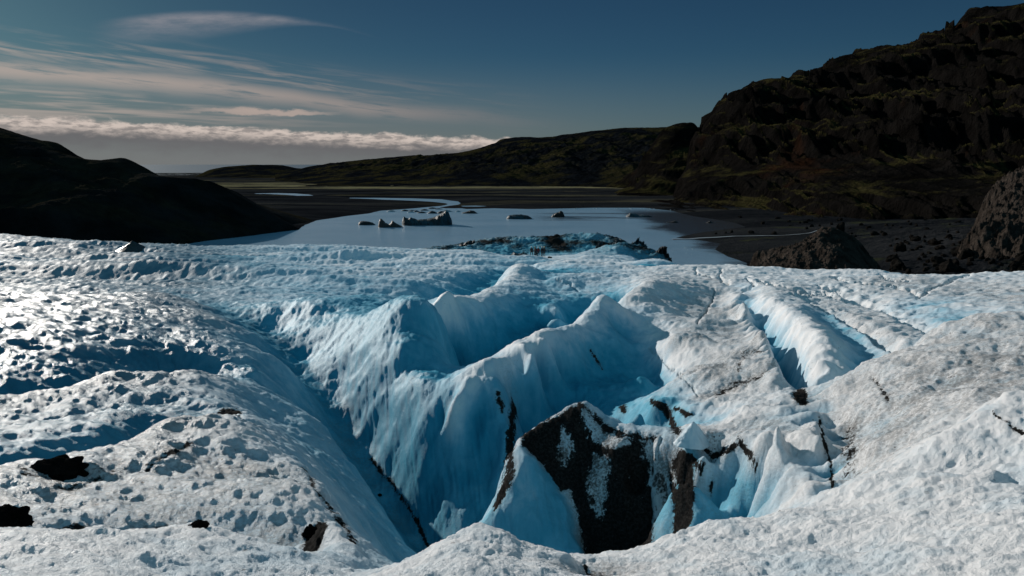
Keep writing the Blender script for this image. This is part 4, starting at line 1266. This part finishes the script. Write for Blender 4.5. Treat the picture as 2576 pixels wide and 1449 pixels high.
for k, (a, b_, t0, y) in enumerate(((972, 996, 529, 532.5), (1008, 1030, 527.5, 531), (1024, 1046, 531, 534.5), (1040, 1056, 529, 533), (1055, 1080, 526, 529.5), (1048, 1074, 532, 536), (1074, 1102, 530.5, 537), (1098, 1124, 531, 537), (1108, 1140, 528.5, 533), (1075, 1100, 521.5, 525), (1092, 1116, 524, 526.5), (1145, 1160, 530, 533), (1028, 1045, 528, 530))):
    berg(a, b_, t0, y, [(0, 0), (.2, .6), (.45, 1), (.7, .7), (1, 0)], .6, 20 + k, m_berg_w if k in (0, 2, 8, 11) else m_berg, "low ice floe in the cluster drifting behind the largest iceberg", "ice floes behind the largest iceberg", name='ice_floe', n=24, m=12, cat='ice floe')
rnd = random.Random(5)
for k in range(26):
    x = rnd.choice([rnd.uniform(1590, 1650), rnd.uniform(1430, 1500), rnd.uniform(1670, 1720), rnd.uniform(1500, 1600)])
    y = 524.3 + max(0, (x - 1650)) * .09 + rnd.uniform(0, 1.6)
    w = rnd.uniform(2.0, 6)
    berg(x, x + w, y - rnd.uniform(1.0, 2.0), y, [(0, .2), (.3, 1), (.7, .7), (1, .1)], .7, 50 + k, m_berg_w, "small white lump of ice stranded along the far shore", "white ice lumps along the far shore", name='ice_chunk', n=8, m=6, cat='ice chunk')
for k in range(14):
    x, y = rnd.uniform(1690, 1775), rnd.uniform(622, 640)
    berg(x, x + rnd.uniform(1.2, 3.5), y - 1.2, y, [(0, .2), (.3, 1), (.7, .7), (1, .1)], .7, 90 + k, m_berg_w, "tiny white ice scrap floating below the dark sandbar", "white ice scraps below the sandbar", name='ice_chunk', n=6, m=5, cat='ice chunk')

# meltwater stream over the sandbar
SP = [(1690, 598.5, 1.6), (1760, 597, 1.2), (1850, 597.5, 1.0), (1950, 598.5, .8), (2010, 598, .8), (2040, 595.5, 1.0), (2062, 590, 1.6)]


def ground_z(x, y):
    a, r_ = math.atan2(x, y), math.hypot(x, y)
    fi = (a - az0) / (az1 - az0) * (gu - 1)
    fj = (math.log(r_) - v0) / (v1 - v0) * (gv - 1)
    i, j = int(fi), int(fj)
    fx, fy = fi - i, fj - j
    return float((zg[j, i] * (1 - fx) + zg[j, i + 1] * fx) * (1 - fy) + (zg[j + 1, i] * (1 - fx) + zg[j + 1, i + 1] * fx) * fy)


def at_ground(px, py):
    a, t = ray(px, py)
    lo, hi = 110.0, 8000.0
    prev = lo
    r_ = lo
    while r_ < hi:
        z = CAMZ + t * r_
        if z < max(0, ground_z(r_ * math.sin(a), r_ * math.cos(a))):
            break
        r_ *= 1.004
    x, y = float(r_ * math.sin(a)), float(r_ * math.cos(a))
    return Vector((x, y, max(0, ground_z(x, y))))


V, F = [], []
P_ = []
for a, b_ in zip(SP[:-1], SP[1:]):
    for k in range(12):
        f = k / 12
        P_.append([a[q] + (b_[q] - a[q]) * f for q in range(3)])
for k, (x, y, w) in enumerate(P_):
    for s_ in (-1, 1):
        q = at(x, y + s_ * w * .5, z=0.9)
        V.append((q.x, q.y, max(.02, ground_z(q.x, q.y)) + .25))
    if k:
        F.append((2 * k - 2, 2 * k - 1, 2 * k + 1, 2 * k))
mstr, t_, b_ = new_mat("stream_water")
b_.inputs['Base Color'].default_value = (.35, .38, .4, 1)
b_.inputs['Roughness'].default_value = .3
tag(mesh_obj("stream", V, F, mstr), kind='structure')

# ------------------------------------------------------------------ rocks and cliffs on the right
o, _ = hill("rock_outcrop", [
    [(1888, 662, 215), (1900, 650, 214), (1930, 640, 213), (1965, 628, 212), (2000, 622, 212), (2030, 606, 211), (2052, 588, 210), (2070, 578, 210), (2095, 576, 210), (2112, 586, 210), (2140, 600, 211), (2160, 618, 212), (2185, 640, 214), (2205, 664, 216), (2225, 690, 218)],
    [(1900, 672, 202), (1980, 655, 200), (2050, 635, 198), (2100, 630, 198), (2160, 650, 202), (2190, 680, 205)],
    [(1885, 715, 188), (2000, 712, 184), (2100, 715, 182), (2220, 730, 190)],
    [('z', .33, 260, -50), ('z', .42, 260, -50), ('z', .53, 260, -50)], [('z', .325, 200, -50), ('z', .325, 225, -50)], [('z', .54, 190, -50), ('z', .54, 230, -50)],
], .325, .54, 178, 262, 340, 300, m_knoll, 3.6, 131, crag=1.5, cu=130, cv=130, step=.008)
del o['kind']
tag(o, "brown knobbly rock knoll rising from the dark gravel beyond the white ice", "rock")
o, _ = hill("cliff", [
    [(2452, 575, 300), (2456, 548, 300), (2464, 530, 300), (2474, 512, 301), (2490, 490, 302), (2508, 470, 304), (2536, 452, 306), (2562, 438, 308), (2600, 420, 310), (2800, 360, 312), (3200, 280, 300)],
    [(2455, 590, 284), (2480, 560, 284), (2520, 530, 284), (2600, 510, 284), (3200, 450, 270)],
    [(2425, 608, 262), (2500, 612, 255), (2600, 615, 250), (3200, 600, 230)],
    [('z', .57, 380, -50), ('z', .7, 380, 0), ('z', .95, 380, 20)], [('z', .57, 250, -45), ('z', .57, 310, -50)], [('z', .58, 225, -45), ('z', .75, 215, -45), ('z', .95, 205, -45)],
], .57, .95, 205, 390, 420, 320, m_knoll, 9, 141, crag=3.2, gully=.35, cu=130, cv=130, step=.012)

stones = []
for k in range(7):
    me = rock_mesh(200 + k, 1.0, rnd.uniform(.7, 1.1), rnd.uniform(.6, 1.1), sub=3)
    me.materials.append(m_stone)
    stones.append(me)
placed = 0
while placed < 170:
    x = rnd.uniform(2150, 2620)
    y = rnd.betavariate(1.6, 1.2) * 150 + 548
    if x < 2240 and y > 600 or (x > 2430 and y < 600):
        continue
    p = at_ground(x, y)
    r_ = math.hypot(p.x, p.y)
    s_ = min(2.6, .35 + rnd.paretovariate(2.0) * .42)
    if r_ > 700:
        continue
    o = put('boulder', stones[placed % 7], m_stone, (p.x, p.y, p.z - .1 * s_), rnd.uniform(0, 6.28), s_)
    tag(o, "dark grey boulder lying in the rubble of the moraine below the cliff", "boulder", "boulders scattered on the moraine")
    placed += 1
for k in range(46):
    x, y = rnd.uniform(1640, 2150), rnd.uniform(545, 590)
    p = at_ground(x, y)
    if p.z < .3:
        continue
    s_ = rnd.uniform(.6, 1.8)
    o = put('boulder', stones[k % 7], m_stone, (p.x, p.y, p.z - .1 * s_), rnd.uniform(0, 6.28), s_)
    tag(o, "small dark boulder on the gravel bank between lake and mountain", "boulder", "boulders on the gravel bank by the lake")
me = rock_mesh(333, 2.6, 2.2, 5.2, sub=4, rough=.1)
p = at_ground(2112, 592)
o = put('boulder', me, m_stone, (p.x, p.y, p.z - .6), .4, 1.15)
tag(o, "tall pointed grey boulder standing just behind the brown knoll", "boulder")

# ------------------------------------------------------------------ things on the glacier


def at_ice(px, py, r0=1.5, r1=300.0):
    a, t = ray(px, py)
    r_ = r0
    while r_ < r1:
        x, y = r_ * math.sin(a), r_ * math.cos(a)
        if CAMZ + t * r_ <= glacier_z(x, y):
            break
        r_ *= 1.002
    return Vector((float(x), float(y), glacier_z(x, y)))


def ice_rock(px, py, wpx, hpx, seed, label, cat='rock', name='rock', r0=1.5, sub=5, rough=.2, cuts=5):
    p = at_ice(px, py, r0)
    r_ = (p - Vector((0, 0, CAMZ))).length
    w, h = wpx / F0 * r_ / 2, hpx / F0 * r_
    me = rock_mesh(seed, w, w * .75, h / 1.25, sub=sub, rough=rough, cuts=cuts, freq=2.2)
    o = put(name, me, m_ashrock, (p.x, p.y, p.z - h * .55), 0, 1.0, smooth=True)
    o.rotation_euler = (0, 0, -math.atan2(p.x, p.y))
    return tag(o, label, cat)


ice_rock(135, 1186, 105, 40, 401, "flat black mound of volcanic debris behind the crest of the front left ridge", rough=.3, cuts=3)
ice_rock(14, 1316, 84, 48, 402, "black debris mound cut by the left edge, lying in a hollow of the ice", rough=.3, cuts=3)
ice_rock(500, 1326, 40, 21, 403, "small pair of black stones sitting in the snow above the nearest left ridge", rough=.3, cuts=3)
ice_rock(783, 1352, 44, 50, 404, "steep black rock at the right end of the front left ridge", r0=4.3)
ice_rock(955, 1247, 12, 6, 405, "tiny black pebble on the side of the gorge", name='pebble', cat='pebble', sub=3)


def cone_mesh(seed, w, h, n=48, m=30, sharp=1.25, rough=.05):
    V, F = [], []
    for j in range(m + 1):
        f = j / m
        rr = w * (1 - f) ** sharp
        for i in range(n):
            a = 2 * math.pi * i / n
            q = Vector((math.cos(a) * rr, math.sin(a) * rr, f * h))
            k = mnoise.fractal(Vector((math.cos(a) * 1.2, math.sin(a) * 1.2, f * 1.5 + seed)), .9, 2.0, 4) * w * rough * 5 * (1 - f * .8)
            V.append((q.x + math.cos(a) * k, q.y + math.sin(a) * k, q.z))
    for j in range(m):
        for i in range(n):
            a, b = j * n + i, j * n + (i + 1) % n
            F.append((a, b, b + n, a + n))
    return V, F


def mat_small_ice(name, top, base, black, amount):
    m, t, b = new_mat(name)
    tc = t.new('ShaderNodeTexCoord').outputs['Object']
    n1 = t.noise(t.vm('MULTIPLY', tc, (1, 1, .3)), 3.0, 5, .65, .5)
    n2 = t.noise(tc, 14.0, 5, .7)
    col = t.mix(t.sm(n1, .3, .7), base, top)
    f = t.sm(t.m('ADD', t.m('MULTIPLY', n1, .6), t.m('MULTIPLY', n2, .4)), 1 - amount - .05, 1 - amount + .05)
    t.put(b.inputs['Base Color'], t.mix(f, col, black))
    b.inputs['Roughness'].default_value = .4
    t.put(b.inputs['Normal'], bump(t, t.m('ADD', n1, n2), .5, .05))
    return m


m_white = mat_small_ice("clean_white_ice", (.62, .70, .75), (.38, .55, .64), (.3, .3, .3), .2)
m_pillar = mat_small_ice("ash_stained_ice", (.50, .54, .56), (.26, .32, .36), (.012, .012, .012), .46)
m_cone = mat_small_ice("sooty_cone_ice", (.022, .055, .075), (.015, .04, .055), (.008, .008, .008), .55)

p = at_ice(1742, 1108, 9)
V, F = cone_mesh(3, .27, .40, sharp=.9)
o = mesh_obj('ice_pinnacle', V, F, m_white, loc=(p.x, p.y, p.z - .08), smooth=True)
o.scale = (1.15, .8, 1)
tag(o, "small clean white pointed ice pinnacle standing among the black debris right of the ash wall", "ice pinnacle")
p = at_ice(335, 626, 90)
V, F = cone_mesh(8, 3.0, 1.7, sharp=1.25, rough=.06)
o = mesh_obj('dirt_cone', V, F, m_cone, loc=(p.x, p.y, p.z - .5), smooth=True)
tag(o, "lone dark pointed cone of sooty ice on the glacier skyline at the left", "dirt cone")

# the stained pillar leaning on the ash wall
a_, t_a = ray(1660, 1097)
V, F = [], []
n, m = 28, 60
for j in range(m + 1):
    f = j / m
    pyj = 1097 + f * 290
    cx = np.interp(f, [0, .1, .5, 1], [1660, 1660, 1664, 1672])
    rj = np.interp(f, [0, 1], [11.82, 10.7])
    hw = np.interp(f, [0, .03, .1, .5, 1], [.02, .07, .10, .15, .24])
    q = at(cx, pyj, r=rj)
    for i in range(n):
        a = 2 * math.pi * i / n
        k = 1 + .35 * mnoise.fractal(Vector((math.cos(a) * 1.5, math.sin(a) * 1.5, f * 5)), .9, 2, 4)
        V.append((q.x + math.cos(a) * hw * k, q.y + math.sin(a) * hw * k * .8, q.z))
for j in range(m):
    for i in range(n):
        a, b = j * n + i, j * n + (i + 1) % n
        F.append((a, a + n, b + n, b))
F.append(tuple(range(n)))
cen = Vector(V[-n]) * 1.0
o = mesh_obj('ice_pillar', [Vector(v) - cen for v in V], F, m_pillar, loc=cen, smooth=True)
tag(o, "narrow upright pale ice pillar streaked with ash at the right end of the black wall", "ice pillar")

# dirty blocks at the end of the glacier tongue
for k, (x0, x1, top, base, r_, mt, prof, lab) in enumerate((
        (1640, 1692, 638, 670, 138, m_berg_blk, [(0, .2), (.15, .7), (.3, .95), (.5, 1), (.65, .9), (.75, .6), (.9, .35), (1, .05)], "jagged black ice block at the far right tip of the glacier tongue"),
        (1578, 1626, 617, 652, 158, m_snout, [(0, .3), (.15, .7), (.35, .85), (.55, 1), (.7, .95), (.85, .7), (1, .2)], "tall dark upright ice block second from the right tip of the glacier tongue"),
        (1520, 1572, 619, 650, 166, m_snout, [(0, .3), (.2, .6), (.4, .8), (.6, .95), (.8, 1), (1, .4)], "dark block streaked with blue beside the tall upright ice block"),
        (1478, 1528, 622, 652, 158, m_berg, [(0, .1), (.3, .5), (.5, 1), (.65, .7), (.8, .8), (1, .2)], "blue peaked ice block right of the walking party"),
        (1612, 1642, 651, 668, 138, m_berg, [(0, .3), (.4, .9), (.7, 1), (1, .3)], "small pale blue ice lump between the two dark blocks of the tongue tip"),
        (1515, 1560, 612, 625, 210, m_berg_blk, [(0, .3), (.4, .9), (.7, 1), (1, .3)], "flat black ice slab on the far skyline of the glacier tongue"),
        (1245, 1320, 601, 609, 225, m_berg_blk, [(0, .3), (.2, .6), (.45, 1), (.7, .7), (1, .3)], "long black debris ridge on the highest point of the glacier tongue"),
        (1140, 1200, 611, 624, 202, m_berg_blk, [(0, .1), (.3, .5), (.6, .8), (.85, 1), (1, .5)], "black ice ridge sloping down the left side of the glacier tongue"),
        (1270, 1335, 636, 654, 148, m_snout, [(0, .2), (.2, .6), (.4, .9), (.5, .7), (.7, .85), (.9, .5), (1, .1)], "low blue and black ice ridge left of the walking party"))):
    q = at((x0 + x1) / 2, base, r=r_)
    z0 = glacier_z(q.x, q.y)
    W, H = (x1 - x0) / F0 * r_, (base - top) / F0 * r_
    o = ridge_block('ice_block', prof, W, H * 1.35, W * .5, 60 + k, mt, .22, 60, 24)
    zb = min(max(q.z, z0 - H * .15), q.z + H * .25)
    o.location = (q.x, q.y, zb - H * .12)
    o.rotation_euler = (0, 0, -math.atan2(q.x, q.y))
    tag(o, lab, 'ice block')
p = at_ice(1383, 652, 100)
me = rock_mesh(77, .55, .4, .3, sub=3)
tag(put('rock', me, m_ashrock, (p.x, p.y, p.z)), "small dark stone lying on the ice just right of the walking party", "rock")

# ------------------------------------------------------------------ the walking party


def flat_mat(name, colr, rough=.8):
    m, t, b = new_mat(name)
    tc = t.new('ShaderNodeTexCoord').outputs['Object']
    n1 = t.noise(tc, 9.0, 3, .6)
    t.put(b.inputs['Base Color'], t.mix(n1, tuple(q * .8 for q in colr), tuple(q * 1.15 for q in colr)))
    b.inputs['Roughness'].default_value = rough
    return m


M_blk = flat_mat("black_fabric", (.012, .012, .015))
M_red = flat_mat("red_fabric", (.13, .012, .015))
M_skin = flat_mat("skin", (.35, .2, .14), .6)
M_hel = {'white': flat_mat("white_helmet", (.6, .6, .6), .4), 'yellow': flat_mat("yellow_helmet", (.45, .40, .16), .4), 'blue': flat_mat("blue_helmet", (.12, .25, .4), .4)}
M_pack = flat_mat("dark_pack", (.03, .035, .05))


def skin_chain(name, nodes, edges, mat, parent=None, sub=2):
    me = bpy.data.meshes.new(name)
    me.from_pydata([n[0] for n in nodes], edges, [])
    me.materials.append(mat)
    o = bpy.data.objects.new(name, me)
    COL.objects.link(o)
    sm_ = o.modifiers.new('skin', 'SKIN')
    lay = me.skin_vertices.new() if not me.skin_vertices else me.skin_vertices[0]
    for v, n in zip(lay.data, nodes):
        rr_ = n[1]
        v.radius = rr_ if isinstance(rr_, tuple) else (rr_, rr_)
    lay.data[0].use_root = True
    sm_.use_smooth_shade = True
    ss = o.modifiers.new('sub', 'SUBSURF')
    ss.levels = ss.render_levels = sub
    if parent:
        o.parent = parent
    return o


def person(loc, rz, jacket, helmet, label, pose='stand', pack=True, h=1.76, seed=0):
    rn = random.Random(seed)
    root = bpy.data.objects.new('person', None)
    COL.objects.link(root)
    root.location = loc
    root.rotation_euler = (0, 0, rz)
    k = h / 1.76
    crouch = pose == 'crouch'
    hz = .52 if crouch else .93
    lean = .28 if crouch else .02
    st = rn.uniform(.10, .16)
    kn = rn.uniform(-.04, .06)
    P = {'hip': (0, 0, hz), 'belly': (0, lean * .3, hz + .18), 'chest': (0, lean * .7, hz + .38), 'neck': (0, lean, hz + .55), 'head0': (0, lean + .02, hz + .64), 'head': (0, lean + .04, hz + .73), 'crown': (0, lean + .04, hz + .81)}
    nodes = [(P['hip'], (.165, .12)), (P['belly'], (.15, .11)), (P['chest'], (.18, .125)), (P['neck'], .06), (P['head0'], (.075, .085)), (P['head'], (.085, .10)), (P['crown'], (.06, .07))]
    edges = [(0, 1), (1, 2), (2, 3), (3, 4), (4, 5), (5, 6)]
    for s in (-1, 1):
        i = len(nodes)
        ky = .32 if crouch else .05 + kn * s
        nodes += [((s * .10, 0, hz - .07), .10), ((s * (st + .02), ky, .48 if not crouch else .42), .062), ((s * st, -.06 if crouch else kn * s * -1, .12), .048), ((s * (st + .01), -.04 if crouch else kn * s * -1 + .0, .045), .05), ((s * (st + .03), .12 + (0 if crouch else -kn * s), .035), .04)]
        edges += [(0, i), (i, i + 1), (i + 1, i + 2), (i + 2, i + 3), (i + 3, i + 4)]
        j = len(nodes)
        ay = rn.uniform(.02, .22)
        nodes += [((s * .19, lean * .85, hz + .47), .062), ((s * .25, lean + ay * .2 - .02, hz + .20), .046), ((s * .22, lean + ay + .08, hz + .02), .034), ((s * .21, lean + ay + .13, hz - .05), .032)]
        edges += [(2, j), (j, j + 1), (j + 1, j + 2), (j + 2, j + 3)]
    nodes = [(tuple(q * k for q in a), (tuple(q * k for q in b) if isinstance(b, tuple) else b * k)) for a, b in nodes]
    skin_chain('body', nodes, edges, M_blk, root)
    for s in (-1, 1):      # hands with fingers
        q = Vector((s * .21, lean + .2, hz - .06)) * k
        base = [((0, 0, 0), .026)]
        ed = []
        for f in range(4):
            fx = (f - 1.5) * .019
            a0 = len(base)
            L = (.07, .08, .075, .06)[f]
            base += [((fx, .015, -.03), .010), ((fx, .02, -.03 - L * .6), .009), ((fx, .0, -.03 - L), .008)]
            ed += [(0, a0), (a0, a0 + 1), (a0 + 1, a0 + 2)]
        a0 = len(base)
        base += [((-s * .035, .01, -.01), .010), ((-s * .045, .02, -.045), .009)]
        ed += [(0, a0), (a0, a0 + 1)]
        hnd = skin_chain('hand', base, ed, M_skin, root, 1)
        hnd.location = q
    # face, helmet, jacket, backpack
    bm = bmesh.new()
    bmesh.ops.create_uvsphere(bm, u_segments=20, v_segments=14, radius=1)
    for v in bm.verts:
        x, y, z = v.co
        nose = .22 * math.exp(-((x / .18) ** 2 + ((z + .05) / .25) ** 2)) if y > 0 else 0
        eye = -.10 * math.exp(-(((abs(x) - .38) / .16) ** 2 + ((z - .12) / .12) ** 2)) if y > 0 else 0
        mouth = -.05 * math.exp(-((x / .3) ** 2 + ((z + .48) / .07) ** 2)) if y > 0 else 0
        v.co = Vector((x * .078, y * .095 * (1 + nose + eye + mouth) + (nose * .05), z * .115 - (.02 if z < -.5 else 0))) * k
    me = bpy.data.meshes.new('face')
    bm.to_mesh(me)
    bm.free()
    me.materials.append(M_skin)
    fo = bpy.data.objects.new('face', me)
    COL.objects.link(fo)
    fo.parent = root
    fo.location = Vector(P['head']) * k + Vector((0, .012, -.01))
    bm = bmesh.new()
    bmesh.ops.create_uvsphere(bm, u_segments=20, v_segments=12, radius=1)
    bmesh.ops.delete(bm, geom=[v for v in bm.verts if v.co.z < -.05], context='VERTS')
    for v in bm.verts:
        rim = 1.12 if v.co.z < .12 else 1.0
        v.co = Vector((v.co.x * .118 * rim, v.co.y * .135 * rim, v.co.z * .12)) * k
    me = bpy.data.meshes.new('helmet')
    bm.to_mesh(me)
    bm.free()
    me.materials.append(M_hel[helmet])
    ho = bpy.data.objects.new('helmet', me)
    COL.objects.link(ho)
    ho.parent = root
    ho.location = Vector(P['head']) * k + Vector((0, 0, .045))
    jn = [((0, 0, hz - .02), (.185, .14)), (P['belly'], (.17, .13)), (P['chest'], (.20, .145)), ((0, lean, hz + .50), (.10, .09))]
    je = [(0, 1), (1, 2), (2, 3)]
    for s in (-1, 1):
        j = len(jn)
        jn += [((s * .20, lean * .85, hz + .46), .078), ((s * .255, lean, hz + .21), .06), ((s * .225, lean + .16, hz + .05), .048)]
        je += [(2, j), (j, j + 1), (j + 1, j + 2)]
    jn = [(tuple(q * k for q in a), (tuple(q * k for q in b) if isinstance(b, tuple) else b * k)) for a, b in jn]
    skin_chain('jacket', jn, je, jacket, root)
    if pack:
        bm = bmesh.new()
        bmesh.ops.create_cube(bm, size=1)
        bmesh.ops.bevel(bm, geom=bm.edges[:], offset=.22, segments=3, affect='EDGES')
        for v in bm.verts:
            v.co = Vector((v.co.x * .30, v.co.y * .18, v.co.z * .46)) * k
        me = bpy.data.meshes.new('backpack')
        bm.to_mesh(me)
        bm.free()
        me.materials.append(M_pack)
        po = bpy.data.objects.new('backpack', me)
        COL.objects.link(po)
        po.parent = root
        po.location = (Vector(P['chest']) + Vector((0, -.21, -.03))) * k
    tag(root, label, 'person', "walkers on the glacier")
    return root


folk = [(1337.3, 648.6, 3.0, M_blk, 'white', "person in black standing apart on the ice at the left of the group", 'stand', False, 1.82),
        (1346.2, 651.6, 2.2, M_blk, 'yellow', "person in black jacket and pale yellow helmet, second from the left of the group", 'stand', True, 1.72),
        (1350.0, 653.6, .9, M_pack, 'blue', "person crouching low between the others in the middle of the group", 'crouch', False, 1.7),
        (1353.9, 653.6, 3.3, M_red, 'white', "person in a dark red jacket, the only red one in the group", 'stand', True, 1.74),
        (1362.8, 653.4, -2.2, M_blk, 'white', "slim person in black, second from the right of the group", 'stand', False, 1.76),
        (1368.4, 655.4, -2.6, M_blk, 'yellow', "person with a yellow helmet and backpack at the right end of the group", 'stand', True, 1.80)]
for k, (x, y, rz, jk, hl, lab, pose, pk, h) in enumerate(folk):
    p = at_ice(x, y, 118)
    person(p + Vector((0, 0, -.02)), rz, jk, hl, lab, pose, pk, h, k)
